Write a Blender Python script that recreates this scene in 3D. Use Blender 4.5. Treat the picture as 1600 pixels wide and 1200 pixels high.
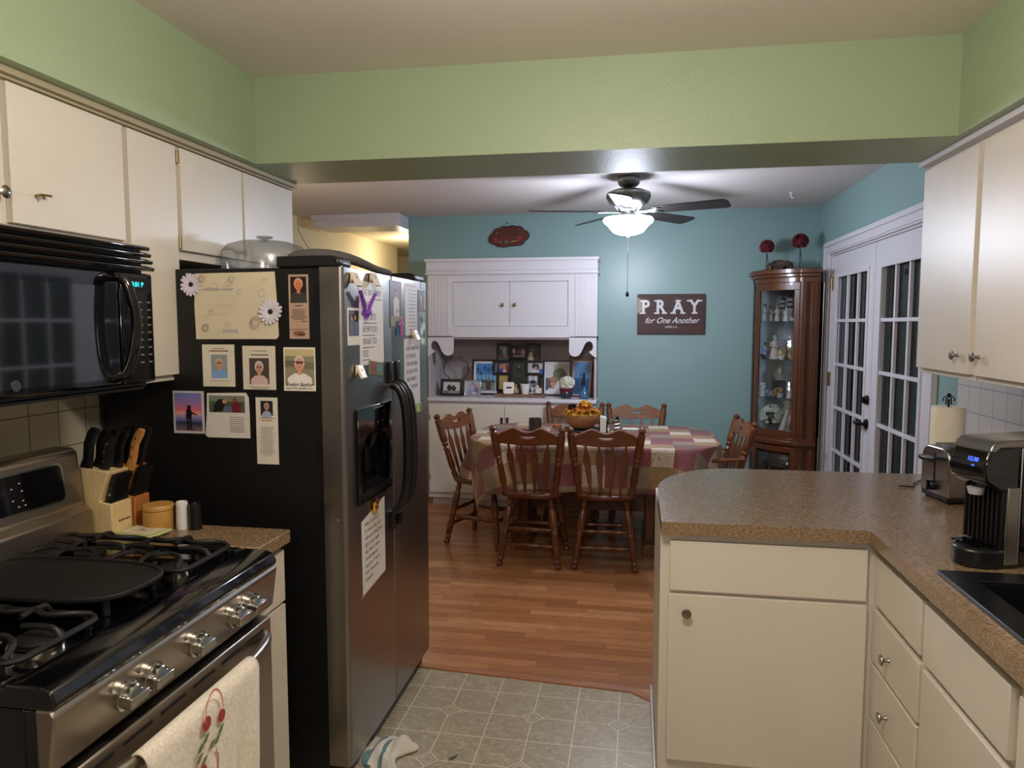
import bpy, bmesh, math, random
from mathutils import Vector, Matrix, noise
R = math.radians; PI = math.pi
random.seed(7)
S = bpy.context.scene; COL = S.collection
for o in list(bpy.data.objects): bpy.data.objects.remove(o)
# ---------------------------------------------------------------- camera
cam = bpy.data.cameras.new('camera'); camo = bpy.data.objects.new('camera', cam); COL.objects.link(camo)
cam.sensor_fit = 'HORIZONTAL'; cam.sensor_width = 36; cam.lens = 1127.05/1600*36
camo.location = (0, 0, 1.5223); camo.rotation_euler = (PI/2-.0826, 0, .1692); cam.clip_start = .02
S.camera = camo
# ---------------------------------------------------------------- view, world, lights
S.view_settings.view_transform = 'Standard'; S.view_settings.look = 'None'; S.view_settings.gamma = 1
S.view_settings.use_curve_mapping = False; S.view_settings.exposure = 0.0
W = bpy.data.worlds.new('night'); S.world = W; W.use_nodes = True
W.node_tree.nodes['Background'].inputs[0].default_value = (.35, .5, .8, 1); W.node_tree.nodes['Background'].inputs[1].default_value = .03
def light(name, kind, loc, power, col, size=.1, rot=(0, 0, 0)):
    l = bpy.data.lights.new(name, kind); l.energy = power; l.color = col
    if kind == 'AREA': l.shape = 'DISK'; l.size = size
    else: l.shadow_soft_size = size
    o = bpy.data.objects.new(name, l); COL.objects.link(o); o.location = loc; o.rotation_euler = rot; return o
FAN = (-.055, 4.65)
light('kitchen_lamp_light', 'POINT', (-.1, 1.15, 2.16), 44, (1, .885, .79), .11)
light('kitchen_lamp_light', 'POINT', (0, -.9, 1.85), 30, (1, .885, .79), .14)  # unseen, behind the camera without a fixture; set low to brighten the ceiling
light('fan_lamp_light', 'POINT', (FAN[0], FAN[1], 2.0), 50, (.78, .84, 1), .11)
light('hall_lamp_light', 'POINT', (-2.4, 7.5, 2.2), 13, (1, .9, .68), .1)
light('dining_ceiling_fill_light', 'POINT', (-2.2, 4.2, 1.9), 7, (1, .74, .5), .25)  # added warm fill for the left of the dining ceiling, no visible lamp
light('porch_fill_light', 'POINT', (2.6, 4.6, 2.0), 9, (.6, .85, 1), .3)  # added fill that brightens the view through the door panes, no visible lamp

# ---------------------------------------------------------------- materials
def lin(c):
    if isinstance(c, str):
        c = [int(c[i:i+2], 16)/255 for i in (0, 2, 4)]
    return tuple(((v+.055)/1.055)**2.4 if v > .04045 else v/12.92 for v in c[:3])
class NT:
    def __init__(s, name):
        s.m = bpy.data.materials.new(name); s.m.use_nodes = True; s.t = s.m.node_tree; s.b = s.t.nodes['Principled BSDF']
    def n(s, typ, **kw):
        x = s.t.nodes.new(typ)
        for k, v in kw.items():
            if k in x.inputs: s.i(x, k, v)
            else: setattr(x, k, v)
        return x
    def i(s, node, k, v):
        if hasattr(v, 'is_output') or isinstance(v, bpy.types.NodeSocket): s.t.links.new(v, node.inputs[k])
        else: node.inputs[k].default_value = v
    def math(s, op, a, b=0, c=None):
        x = s.t.nodes.new('ShaderNodeMath'); x.operation = op; s.i(x, 0, a); s.i(x, 1, b)
        if c is not None: s.i(x, 2, c)
        return x.outputs[0]
    def coord(s, kind='Object', scale=(1, 1, 1), rot=(0, 0, 0)):
        c = s.n('ShaderNodeTexCoord'); mp = s.n('ShaderNodeMapping'); s.t.links.new(c.outputs[kind], mp.inputs[0])
        mp.inputs['Scale'].default_value = scale; mp.inputs['Rotation'].default_value = rot; return mp.outputs[0]
    def noise(s, vec, scale, detail=3, rough=.5, dist=0):
        x = s.n('ShaderNodeTexNoise'); s.t.links.new(vec, x.inputs['Vector']); x.inputs['Scale'].default_value = scale
        x.inputs['Detail'].default_value = detail; x.inputs['Roughness'].default_value = rough; x.inputs['Distortion'].default_value = dist
        return x.outputs['Fac']
    def ramp(s, fac, stops, interp='LINEAR'):
        x = s.n('ShaderNodeValToRGB'); s.t.links.new(fac, x.inputs[0]); cr = x.color_ramp; cr.interpolation = interp
        while len(cr.elements) < len(stops): cr.elements.new(.5)
        for e, (p, c) in zip(cr.elements, stops): e.position = p; e.color = (*lin(c), 1)
        return x.outputs[0]
    def mix(s, f, a, b, bt='MIX'):
        x = s.n('ShaderNodeMix', data_type='RGBA', blend_type=bt)
        for k, v in ((0, f), (6, a), (7, b)):
            if isinstance(v, bpy.types.NodeSocket): s.t.links.new(v, x.inputs[k])
            else: x.inputs[k].default_value = v if k == 0 else (*lin(v), 1)
        return x.outputs[2]
    def bump(s, h, strength, dist=.002):
        x = s.n('ShaderNodeBump'); s.t.links.new(h, x.inputs['Height']); x.inputs['Strength'].default_value = strength; x.inputs['Distance'].default_value = dist
        s.t.links.new(x.outputs[0], s.b.inputs['Normal'])
    def set(s, **kw):
        for k, v in kw.items():
            k = k.replace('_', ' ')
            if k == 'Base Color' and not isinstance(v, bpy.types.NodeSocket): v = (*lin(v), 1)
            s.i(s.b, k, v)
        return s
M = {}
def plain(name, col, rough=.5, metal=0, coat=0, spec=.5, var=.06, vs=14, bump=0, bs=60, **kw):
    m = NT(name); v = m.coord(); c = lin(col)
    if var:
        d = tuple(x*(1-var*2.2) for x in c); f = m.noise(v, vs, 4)
        mx = m.n('ShaderNodeMix', data_type='RGBA'); m.t.links.new(f, mx.inputs[0]); mx.inputs[6].default_value = (*c, 1); mx.inputs[7].default_value = (*d, 1)
        m.set(Base_Color=mx.outputs[2])
    else: m.set(Base_Color=col)
    m.set(Roughness=rough, Metallic=metal, Coat_Weight=coat, Specular_IOR_Level=spec)
    if bump: m.bump(m.noise(v, bs, 3), bump)
    for k, vv in kw.items(): m.b.inputs[k.replace('_', ' ')].default_value = vv
    M[name] = m.m; return m
plain('green_paint', '9fb18f', .45, var=.03, vs=3, bump=.45, bs=90)
plain('teal_paint', '86a5a3', .36, var=.03, vs=3, bump=.25, bs=90)
plain('room_grey', '8f8a84', .6, var=.03)
plain('cream_wall', 'dccfb0', .6, var=.03, bump=.2, bs=50)
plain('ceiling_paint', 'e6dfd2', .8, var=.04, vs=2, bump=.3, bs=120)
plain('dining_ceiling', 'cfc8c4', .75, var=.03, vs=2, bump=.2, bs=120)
plain('cabinet_paint', 'ded6c8', .38, var=.05, vs=5, bump=.12, bs=45)
plain('cabinet_top_shade', 'b3a888', .5, var=.08, vs=9)  # shade above the left cabinets, put into the trim's darker olive colour
plain('white_trim', 'd4d1d6', .32, var=.02, bump=.06)
plain('niche_paint', 'b9aeb0', .6, var=.03)
plain('black_gloss', '08080c', .09, coat=.5, var=.1)
plain('black_enamel', '07070a', .14, coat=.6, var=.1)
plain('black_plastic', '101012', .35, var=.1)
plain('black_texture', '0d0c0d', .42, var=.1, bump=.4, bs=500)
plain('cast_iron', '191617', .55, var=.25, vs=40, bump=.4, bs=200)
plain('griddle_iron', '15110f', .6, var=.2, vs=20, bump=.3, bs=200)
plain('chrome', 'c8c8c4', .16, 1, var=.05)
plain('nickel', 'a39c90', .25, 1, var=.08)
plain('pewter', '8b8a86', .3, 1, var=.1)
plain('bronze_black', '17130f', .3, .6, var=.1)
plain('white_ceramic', 'e6e4e0', .25, coat=.3, var=.03)
plain('white_plastic', 'ebe8e0', .4, var=.03)
plain('paper_towel', 'f0e7d2', .9, var=.05, vs=60, bump=.4, bs=160)
plain('bamboo', 'cf9d50', .45, var=.16, vs=9)
plain('green_glaze', 'b8c583', .3, coat=.3, var=.05)
plain('terracotta', 'b98058', .45, var=.15, vs=8)
plain('yellow_petals', 'e0a526', .7, var=.3, vs=60)
plain('orange_petals', 'd9791c', .7, var=.3, vs=60)
plain('white_petals', 'e4e4d4', .7, var=.1, vs=40)
plain('red_petals', '7a1c2a', .75, var=.35, vs=70)
plain('purple_plastic', '7b3fb0', .35, var=.1)
plain('pink_plastic', 'd24fa8', .4, var=.1)
plain('leaf_green', '3f5c2c', .6, var=.3, vs=30)
plain('dark_leaf', '2c2a18', .6, var=.3, vs=30)
plain('dried_brown', '6d5648', .8, var=.3, vs=30)
plain('twig', '5d4b44', .8, var=.3, vs=40)
plain('blue_glass', '3b6d8f', .12, coat=.5, var=.1)
plain('dark_blue_glass', '1f2d3d', .1, coat=.5, var=.1)
plain('grey_quilt', '6d6a66', .85, var=.25, vs=50, bump=.6, bs=120)
plain('rag_cloth', 'd9d3c6', .9, var=.06, vs=20, bump=.5, bs=140)
plain('rag_stripe', '6f8f93', .9, var=.2, vs=30)
plain('figure_cream', 'e2d9c8', .6, var=.1, vs=30)
plain('figure_blue', '93a2c4', .6, var=.1, vs=30)
plain('figure_dark', '33261f', .6, var=.2, vs=30)
plain('figure_tan', 'bd9868', .6, var=.2, vs=30)
plain('figure_red', '7c2230', .6, var=.2, vs=30)
plain('figure_grey', 'b9b9bd', .4, var=.1, vs=30)
plain('figure_pink', 'e2cabf', .5, var=.1, vs=30)
plain('beige_lining', 'c9b993', .85, var=.06, vs=20)
plain('candle_dark', '2a2023', .15, coat=.6, var=.1)
plain('rim_silver', 'cfcfd6', .22, .9, var=.05)
plain('mirror_reflection', 'b9c0ca', .2, .15, var=0)  # pale reflection in the curio's mirror back, painted as plain colour
plain('mirror', 'c9ccd0', .03, 1, var=0)
plain('porch_reflection_teal', '4c6a72', .9, var=.1)  # teal reflection of the dining wall in the panes, put into this colour
plain('blind_white', 'b9bec4', .8, var=.1)
plain('blade_brown', '1e1715', .4, var=.2, vs=20)
plain('button_grey', '6c6a66', .5, var=.05)
plain('sink_black', '0b0d14', .32, var=.1, bump=.2, bs=400)
plain('vent_dark', '030303', .9, var=0)
plain('brass', '9a8a5e', .35, .9, var=.1)
plain('purple_lav', 'c2bcd0', .7, var=.1, vs=40)
plain('daisy_white', 'e4deea', .7, var=.08, vs=80)
plain('eye_brown', '2c1515', .8, var=.2, vs=50)
# brushed stainless
m = NT('stainless'); v = m.coord(scale=(3, 3, 260)); f = m.noise(v, 4, 3)
m.set(Base_Color=m.ramp(f, [(0, '8f8c88'), (1, 'a3a09b')]), Metallic=1.0, Roughness=m.math('MULTIPLY_ADD', f, .12, .24)); M['stainless'] = m.m
m = NT('stainless_range'); v = m.coord(scale=(200, 2, 200)); f = m.noise(v, 3, 3)
m.set(Base_Color=m.ramp(f, [(0, '9c9388'), (1, 'b4aa9d')]), Metallic=1.0, Roughness=m.math('MULTIPLY_ADD', f, .1, .28)); M['stainless_range'] = m.m
# glass
def glassy(name, col, alpha, rough=.02):
    m = NT(name); t = m.n('ShaderNodeBsdfTransparent'); g = m.n('ShaderNodeBsdfGlossy'); g.inputs['Roughness'].default_value = rough
    t.inputs[0].default_value = (*lin(col), 1); mx = m.n('ShaderNodeMixShader'); mx.inputs[0].default_value = alpha
    m.t.links.new(t.outputs[0], mx.inputs[1]); m.t.links.new(g.outputs[0], mx.inputs[2])
    m.t.links.new(mx.outputs[0], m.t.nodes['Material Output'].inputs[0]); M[name] = m.m
glassy('clear_glass', 'eef2f2', .07); glassy('door_glass', 'b8c4c8', .16); glassy('oven_glass', '1a1a1c', .12)
glassy('dome_plastic', 'd8d8d6', .22, .15)
m = M['dome_plastic']; nt = m.node_tree; df = nt.nodes.new('ShaderNodeBsdfDiffuse'); df.inputs[0].default_value = (.62, .62, .6, 1); m2 = nt.nodes.new('ShaderNodeMixShader'); m2.inputs[0].default_value = .17; ou = nt.nodes['Material Output']; l0 = ou.inputs[0].links[0].from_socket; nt.links.new(l0, m2.inputs[1]); nt.links.new(df.outputs[0], m2.inputs[2]); nt.links.new(m2.outputs[0], ou.inputs[0])
m = NT('mw_glass'); m.set(Base_Color='15171a', Roughness=.05, Coat_Weight=.6, Specular_IOR_Level=.9); M['mw_glass'] = m.m
def emis(name, col, st):
    m = NT(name); m.set(Base_Color='000000'); m.b.inputs['Emission Color'].default_value = (*lin(col), 1); m.b.inputs['Emission Strength'].default_value = st; M[name] = m.m
emis('lamp_bowl', 'dfe9ff', 30); emis('kitchen_diffuser', 'ffe9c6', 7); emis('cyan_led', '30d8e0', 2.2); emis('blue_led', '3a58ff', 4)
# wood
def wood(name, c0, c1, rough=.32, scale=(2, 2, 18), ns=5, coat=.2):
    m = NT(name); v = m.coord(scale=scale); f = m.noise(v, ns, 6, .6, 1.2)
    m.set(Base_Color=m.ramp(f, [(.25, c0), (.75, c1)]), Roughness=rough, Coat_Weight=coat); m.bump(f, .08); M[name] = m.m
wood('oak_chair', '40200f', '7a4623', scale=(14, 14, 2.2))
wood('oak_rail', '4a240e', '864c26', scale=(2.2, 14, 14))
wood('floor_wood', '8a5534', 'b57a50', scale=(2.2, 16, 14))
wood('oak_seat', '3a1a0c', '6e3a1a', scale=(14, 2.2, 14))
wood('oak_pale', '7d5228', 'b98546', scale=(14, 14, 2.2))
wood('curio_wood', '3e2012', '6e3e22', scale=(16, 16, 1.6))
wood('pine', 'd2b47c', 'e6cf9c', scale=(30, 30, 1.5), rough=.5)
wood('cherry_block', '9c5a2c', 'c27c42', scale=(30, 30, 1.5), rough=.5)
wood('sign_wood', '241110', '54302a', scale=(2, 14, 14), rough=.6, ns=4)
wood('plaque_wood', '3c1712', '6e2c1c', scale=(3, 14, 14), rough=.4, ns=4)
wood('driftwood', '5c4236', '98725a', scale=(3, 14, 24), rough=.8)
wood('handle_wood', '9b6430', 'c68d4e', scale=(20, 20, 3), rough=.5)
# laminate counter
m = NT('laminate'); v = m.coord(scale=(1, 1, 1)); f1 = m.noise(m.coord(scale=(1, 2.6, 2.6)), 95, 6, .85); f2 = m.noise(v, 9, 3)
c = m.ramp(f1, [(.36, '33261b'), (.46, '77604a'), (.54, '9a8466'), (.66, 'c4ae8c')]); c = m.mix(m.math('MULTIPLY', f2, .35), c, '7c6148')
m.set(Base_Color=c, Roughness=m.math('MULTIPLY_ADD', f1, .14, .12), Specular_IOR_Level=.6); m.bump(f1, .08); M['laminate'] = m.m
# plank floor
m = NT('plank_floor'); tc = m.n('ShaderNodeTexCoord'); sp = m.n('ShaderNodeSeparateXYZ'); m.t.links.new(tc.outputs['Object'], sp.inputs[0])
X, Y = sp.outputs[0], sp.outputs[1]
row = m.math('FLOOR', m.math('DIVIDE', Y, .058)); wn = m.n('ShaderNodeTexWhiteNoise', noise_dimensions='1D'); m.t.links.new(row, wn.inputs['W'])
u = m.math('ADD', m.math('DIVIDE', X, .58), m.math('MULTIPLY', wn.outputs['Value'], 9)); cell = m.math('FLOOR', u)
cb = m.n('ShaderNodeCombineXYZ'); m.t.links.new(row, cb.inputs[0]); m.t.links.new(cell, cb.inputs[1]); w2 = m.n('ShaderNodeTexWhiteNoise', noise_dimensions='3D'); m.t.links.new(cb.outputs[0], w2.inputs['Vector'])
base = m.ramp(w2.outputs['Value'], [(0, '9f6a40'), (.35, 'b37a4c'), (.7, 'c28756'), (1, 'd29a68')])
ad = m.n('ShaderNodeVectorMath', operation='MULTIPLY_ADD'); m.t.links.new(tc.outputs['Object'], ad.inputs[0]); ad.inputs[1].default_value = (2.2, 26, 1); m.t.links.new(w2.outputs['Color'], ad.inputs[2])
g = m.noise(ad.outputs[0], 2.6, 6, .65, 1.5); c = m.mix(m.ramp(g, [(.35, '000000'), (.62, 'ffffff')]), base, '7c4a30', 'MIX')
c2 = m.mix(.5, c, base)
fy = m.math('FRACT', m.math('DIVIDE', Y, .058)); fx = m.math('FRACT', u)
ln = m.math('MAXIMUM', m.math('LESS_THAN', fy, .035), m.math('LESS_THAN', fx, .004)); c3 = m.mix(m.math('MULTIPLY', ln, .5), c2, '3c2012')
m.set(Base_Color=c3, Roughness=m.math('MULTIPLY_ADD', g, .1, .2), Specular_IOR_Level=.5); m.bump(g, .04); M['plank_floor'] = m.m
# vinyl floor
m = NT('vinyl_floor'); tc = m.n('ShaderNodeTexCoord'); sp = m.n('ShaderNodeSeparateXYZ'); m.t.links.new(tc.outputs['Object'], sp.inputs[0])
T = .1645
ux = m.math('DIVIDE', m.math('SUBTRACT', sp.outputs[0], -.5377), T); uy = m.math('DIVIDE', m.math('SUBTRACT', sp.outputs[1], 2.8268), T)
def dline(u): return m.math('ABSOLUTE', m.math('SUBTRACT', m.math('FRACT', m.math('ADD', u, .5)), .5))
gx, gy = dline(ux), dline(uy)
def d2(u): return m.math('MULTIPLY', m.math('ABSOLUTE', m.math('SUBTRACT', m.math('FRACT', m.math('MULTIPLY', u, .5)), .5)), 2)
dd = m.math('ADD', d2(ux), d2(uy))
inside = m.math('LESS_THAN', dd, .25)
grid = m.math('LESS_THAN', m.math('MINIMUM', gx, gy), .012)
ring = m.math('LESS_THAN', m.math('ABSOLUTE', m.math('SUBTRACT', dd, .25)), .016)
ring2 = m.math('LESS_THAN', m.math('ABSOLUTE', m.math('SUBTRACT', dd, .13)), .012)
lines = m.math('MAXIMUM', m.math('MULTIPLY', grid, m.math('SUBTRACT', 1, inside)), m.math('MAXIMUM', ring, m.math('MULTIPLY', ring2, .7)))
n1 = m.noise(m.coord(scale=(1, 1.6, 1), rot=(0, 0, .5)), 26, 6, .75, 1.6); n2 = m.noise(m.coord(), 3, 2)
tile = m.ramp(n1, [(.3, '8a7d62'), (.5, '9d9176'), (.66, 'beb294')]); tile = m.mix(m.math('MULTIPLY', n2, .25), tile, '8f8873')
m.set(Base_Color=m.mix(m.math('MULTIPLY', lines, .95), tile, 'd2cab0'), Roughness=.36); m.bump(m.math('ADD', n1, m.math('MULTIPLY', lines, -1)), .1); M['vinyl_floor'] = m.m
# wall tile : grids in the y/z plane
def walltile(name, T, c0, grout, oy, oz):
    m = NT(name); tc = m.n('ShaderNodeTexCoord'); sp = m.n('ShaderNodeSeparateXYZ'); m.t.links.new(tc.outputs['Object'], sp.inputs[0])
    def dl(s_, o): return m.math('ABSOLUTE', m.math('SUBTRACT', m.math('FRACT', m.math('DIVIDE', m.math('SUBTRACT', s_, o), T)), .5))
    d = m.math('MAXIMUM', dl(sp.outputs[1], oy), dl(sp.outputs[2], oz)); g = m.math('GREATER_THAN', d, .483)
    n = m.noise(m.coord(), 12, 3)
    m.set(Base_Color=m.mix(g, m.mix(m.math('MULTIPLY', n, .3), c0, 'b9b2a2'), grout), Roughness=m.math('MULTIPLY_ADD', g, .5, .22)); m.bump(m.math('MULTIPLY', d, -1), .3)
    M[name] = m.m
walltile('tile_left', .112, 'bdb7a0', '6f6753', 1.741, 1.25); walltile('tile_right', .108, 'd3cfca', '8f8ba0', 3.45, 1.26)
# patchwork cloth (uv = cloth metres)
m = NT('patchwork'); uv = m.n('ShaderNodeTexCoord').outputs['UV']; sp = m.n('ShaderNodeSeparateXYZ'); m.t.links.new(uv, sp.inputs[0])
cb = m.n('ShaderNodeCombineXYZ'); m.t.links.new(m.math('FLOOR', m.math('DIVIDE', sp.outputs[0], .142)), cb.inputs[0]); m.t.links.new(m.math('FLOOR', m.math('DIVIDE', sp.outputs[1], .142)), cb.inputs[1])
w = m.n('ShaderNodeTexWhiteNoise', noise_dimensions='3D'); m.t.links.new(cb.outputs[0], w.inputs['Vector'])
pi_ = m.math('FRACT', m.math('DIVIDE', m.math('ADD', m.math('MULTIPLY', m.math('FLOOR', m.math('DIVIDE', sp.outputs[0], .142)), 3), m.math('MULTIPLY', m.math('FLOOR', m.math('DIVIDE', sp.outputs[1], .142)), 5.0)), 7.0001))
base = m.ramp(m.math('ADD', pi_, .03), [(0, '76303a'), (.143, 'a0825f'), (.286, '8f8068'), (.43, 'd6c7b0'), (.572, '6c4f48'), (.715, 'a28455'), (.857, '87474a')], 'CONSTANT')
va = m.n('ShaderNodeVectorMath', operation='MULTIPLY_ADD'); m.t.links.new(uv, va.inputs[0]); va.inputs[1].default_value = (1, 1, 1); m.t.links.new(w.outputs['Color'], va.inputs[2])
sw = m.noise(va.outputs[0], 13, 2, .5, 5); s2 = m.math('SINE', m.math('MULTIPLY', sw, 46)); k = m.math('MULTIPLY', m.math('GREATER_THAN', s2, .25), .62)
m.set(Base_Color=m.mix(k, base, '5a3a36'), Roughness=.75, Sheen_Weight=.15); m.bump(s2, .1); M['patchwork'] = m.m
# print (vertex colour art on papers, photos)
m = NT('print'); a = m.n('ShaderNodeAttribute', attribute_name='Col'); m.t.links.new(a.outputs['Color'], m.b.inputs['Base Color']); m.set(Roughness=.45); M['print'] = m.m
# towel
m = NT('towel_cloth'); f = m.noise(m.coord(), 160, 3); m.set(Base_Color=m.ramp(f, [(.3, 'd3c8b4'), (.7, 'efe7d6')]), Roughness=.95, Sheen_Weight=.3); m.bump(f, .5); M['towel_cloth'] = m.m

# ---------------------------------------------------------------- mesh builder
OFF = {}
class MB:
    def __init__(s): s.v = []; s.f = []; s.c = []; s.uv = None; s.sm = []
    def add(s, vs, fs, col=None, smooth=False, mat=None):
        o = len(s.v)
        s.v += [tuple((mat @ Vector(p)) if mat else p) for p in vs]; s.f += [tuple(i+o for i in f) for f in fs]; s.c += [col]*len(fs); s.sm += [smooth]*len(fs); return s
    def box(s, x0, y0, z0, x1, y1, z1, col=None, mat=None):
        if x0 > x1: x0, x1 = x1, x0
        if y0 > y1: y0, y1 = y1, y0
        if z0 > z1: z0, z1 = z1, z0
        return s.add([(x0,y0,z0),(x1,y0,z0),(x1,y1,z0),(x0,y1,z0),(x0,y0,z1),(x1,y0,z1),(x1,y1,z1),(x0,y1,z1)],
                     [(0,3,2,1),(4,5,6,7),(0,1,5,4),(1,2,6,5),(2,3,7,6),(3,0,4,7)], col, mat=mat)
    def prism(s, pts, axis, a, b, col=None, mat=None, smooth=False):
        """pts 2-D outline, extruded along axis from a to b. axis 'x': pts=(y,z); 'y': (x,z); 'z': (x,y)"""
        n = len(pts)
        def P(p, t): return (t, p[0], p[1]) if axis == 'x' else ((p[0], t, p[1]) if axis == 'y' else (p[0], p[1], t))
        vs = [P(p, a) for p in pts]+[P(p, b) for p in pts]
        ar = sum(pts[i][0]*pts[(i+1) % n][1]-pts[(i+1) % n][0]*pts[i][1] for i in range(n))
        fs = [tuple(range(n))[::-1], tuple(range(n, 2*n))]+[(i, (i+1) % n, n+(i+1) % n, n+i) for i in range(n)]
        flip = (ar < 0) ^ (axis == 'y') ^ (b < a)
        if flip: fs = [f[::-1] for f in fs]
        return s.add(vs, fs, col, smooth, mat)
    def lathe(s, prof, org=(0,0,0), seg=20, mat=None, col=None, sx=1, sy=1):
        """prof: list of (r,z)"""
        vs = []; fs = []; n = len(prof)
        for r, z in prof:
            for k in range(seg):
                a = 2*PI*k/seg; vs.append((org[0]+r*sx*math.cos(a), org[1]+r*sy*math.sin(a), org[2]+z))
        for i in range(n-1):
            for k in range(seg): fs.append((i*seg+k, i*seg+(k+1) % seg, (i+1)*seg+(k+1) % seg, (i+1)*seg+k))
        if prof[0][0] > 1e-5: fs.append(tuple(range(seg))[::-1])
        if prof[-1][0] > 1e-5: fs.append(tuple((n-1)*seg+k for k in range(seg)))
        return s.add(vs, fs, col, True, mat)
    def cyl(s, p0, p1, r0, r1=None, seg=14, col=None):
        return s.turned(p0, p1, [(0, r0), (1, r0 if r1 is None else r1)], seg, col)
    def turned(s, p0, p1, prof, seg=12, col=None, flat=1):
        """prof list of (t, r) along p0->p1"""
        p0, p1 = Vector(p0), Vector(p1); d = p1-p0; L = d.length; q = d.to_track_quat('Z', 'Y').to_matrix().to_4x4()
        return s.lathe([(r, t*L) for t, r in prof], seg=seg, mat=Matrix.Translation(p0) @ q, col=col, sy=flat)
    def tube(s, pts, r, seg=8, col=None, flat=1, closed=False):
        pts = [Vector(p) for p in pts]; n = len(pts); vs = []; fs = []; up = Vector((0, 0, 1)); last = None
        rr = r if isinstance(r, (list, tuple)) else [r]*n
        for i, p in enumerate(pts):
            d = (pts[min(i+1, n-1)]-pts[max(i-1, 0)]) if not closed else pts[(i+1) % n]-pts[i-1]
            d.normalize(); a = d.cross(up if last is None else last)
            if last is None and a.length < .1: a = d.cross(Vector((1, 0, 0)))
            if last is not None: a = last-d*last.dot(d); a.normalize(); b = d.cross(a); last = a
            else: a.normalize(); b = d.cross(a); last = a
            for k in range(seg):
                t = 2*PI*k/seg; vs.append(tuple(p+a*math.cos(t)*rr[i]+b*math.sin(t)*rr[i]*flat))
        m_ = n if closed else n-1
        for i in range(m_):
            j = (i+1) % n
            for k in range(seg): fs.append((i*seg+k, j*seg+k, j*seg+(k+1) % seg, i*seg+(k+1) % seg)[::-1])
        if not closed: fs += [tuple(range(seg)), tuple((n-1)*seg+k for k in range(seg))[::-1]]
        return s.add(vs, fs, col, True)
    def ball(s, c, r, seg=12, col=None, sc=(1,1,1), mat=None):
        n = max(5, seg//2+1); pr = [(math.sin(PI*i/(n-1))*r, -math.cos(PI*i/(n-1))*r) for i in range(n)]
        pr[0] = (1e-6, -r); pr[-1] = (1e-6, r)
        mt = Matrix.Translation(c) @ Matrix.Diagonal((*sc, 1)); mt = (mat @ mt) if mat else mt
        return s.lathe(pr, seg=seg, mat=mt, col=col)
    def frame(s, pts_out, pts_in, axis, a, b, col=None):
        n = len(pts_out)
        def P(p, t): return (t, p[0], p[1]) if axis == 'x' else ((p[0], t, p[1]) if axis == 'y' else (p[0], p[1], t))
        vs = [P(p, a) for p in pts_out]+[P(p, a) for p in pts_in]+[P(p, b) for p in pts_out]+[P(p, b) for p in pts_in]; fs = []
        for i in range(n):
            j = (i+1) % n
            fs += [(i, j, n+j, n+i), (2*n+i, 3*n+i, 3*n+j, 2*n+j), (i, 2*n+i, 2*n+j, j), (n+i, n+j, 3*n+j, 3*n+i)]
        return s.add(vs, fs, col)
    def build(s, name, mat, parent=None, bevel=0, seg=2, solid=0, sub=0, fix=True):
        me = bpy.data.meshes.new(name); off = Vector(OFF.get(parent.name, (0, 0, 0)) if parent is not None else (0, 0, 0))
        me.from_pydata([tuple(Vector(p)-off) for p in s.v], [], s.f); mats = mat if isinstance(mat, (list, tuple)) else [mat]
        for q in mats: me.materials.append(M[q] if isinstance(q, str) else q)
        for p, k in zip(me.polygons, s.sm): p.use_smooth = k
        if s.uv is not None:
            l = me.uv_layers.new(name='UVMap')
            for lp in me.loops: l.data[lp.index].uv = s.uv[lp.vertex_index]
        if any(c is not None for c in s.c):
            ca = me.color_attributes.new('Col', 'FLOAT_COLOR', 'CORNER')
            for p, c in zip(me.polygons, s.c):
                cc = (*lin(c), 1) if c is not None else (1, 1, 1, 1)
                for li in p.loop_indices: ca.data[li].color = cc
        me.update(); 
        if fix and not any(c is not None for c in s.c) :
            bm = bmesh.new(); bm.from_mesh(me); bmesh.ops.recalc_face_normals(bm, faces=bm.faces); bm.to_mesh(me); bm.free()
        try: me.set_sharp_from_angle(angle=R(38))
        except Exception: pass
        o = bpy.data.objects.new(name, me); COL.objects.link(o)
        if parent is not None:
            o.parent = parent
            if parent.name in OFF: OFF[o.name] = OFF[parent.name]
        if solid: md = o.modifiers.new('solid', 'SOLIDIFY'); md.thickness = solid; md.offset = 0; md.material_offset = 1 if len(mats) > 1 else 0
        if sub: md = o.modifiers.new('sub', 'SUBSURF'); md.levels = md.render_levels = sub
        if bevel: md = o.modifiers.new('bevel', 'BEVEL'); md.width = bevel; md.segments = seg; md.limit_method = 'ANGLE'; md.angle_limit = R(40)
        return o
def thing(name, label, cat, loc=(0,0,0), group=None, rotz=0, local=False):
    """Empty at the thing's base. local=False: parts are authored in world coordinates; True: in the thing's own."""
    o = bpy.data.objects.new(name, None); COL.objects.link(o); o.location = loc; o.rotation_euler = (0, 0, rotz); o.empty_display_size = .05
    if not local: OFF[o.name] = tuple(loc)
    return tag(o, label, cat, group)
def tag(o, label, cat, group=None):
    if label: o['label'] = label
    if cat: o['category'] = cat
    if group: o['group'] = group
    return o
def struct(o): o['kind'] = 'structure'; return o
def copy_tree(o, loc, rotz, label):
    n = o.copy(); COL.objects.link(n); n.location = loc; n.rotation_euler = (0, 0, rotz); n['label'] = label
    for ch in [c for c in bpy.data.objects if c.parent == o]:
        c = ch.copy(); COL.objects.link(c); c.parent = n
        for g in [c2 for c2 in bpy.data.objects if c2.parent == ch]:
            d = g.copy(); COL.objects.link(d); d.parent = c
    return n
def smooth_path(P, n=5):
    P = [Vector(p) for p in P]; o = []
    for i in range(len(P)-1):
        a = P[max(i-1, 0)]; b = P[i]; c = P[i+1]; d = P[min(i+2, len(P)-1)]
        for k in range(n):
            t_ = k/n; o.append(.5*((2*b)+(c-a)*t_+(2*a-5*b+4*c-d)*t_*t_+(3*b-a-3*c+d)*t_**3))
    return o+[P[-1]]
FONT = bpy.data.curves.new('f', 'FONT').font
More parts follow.
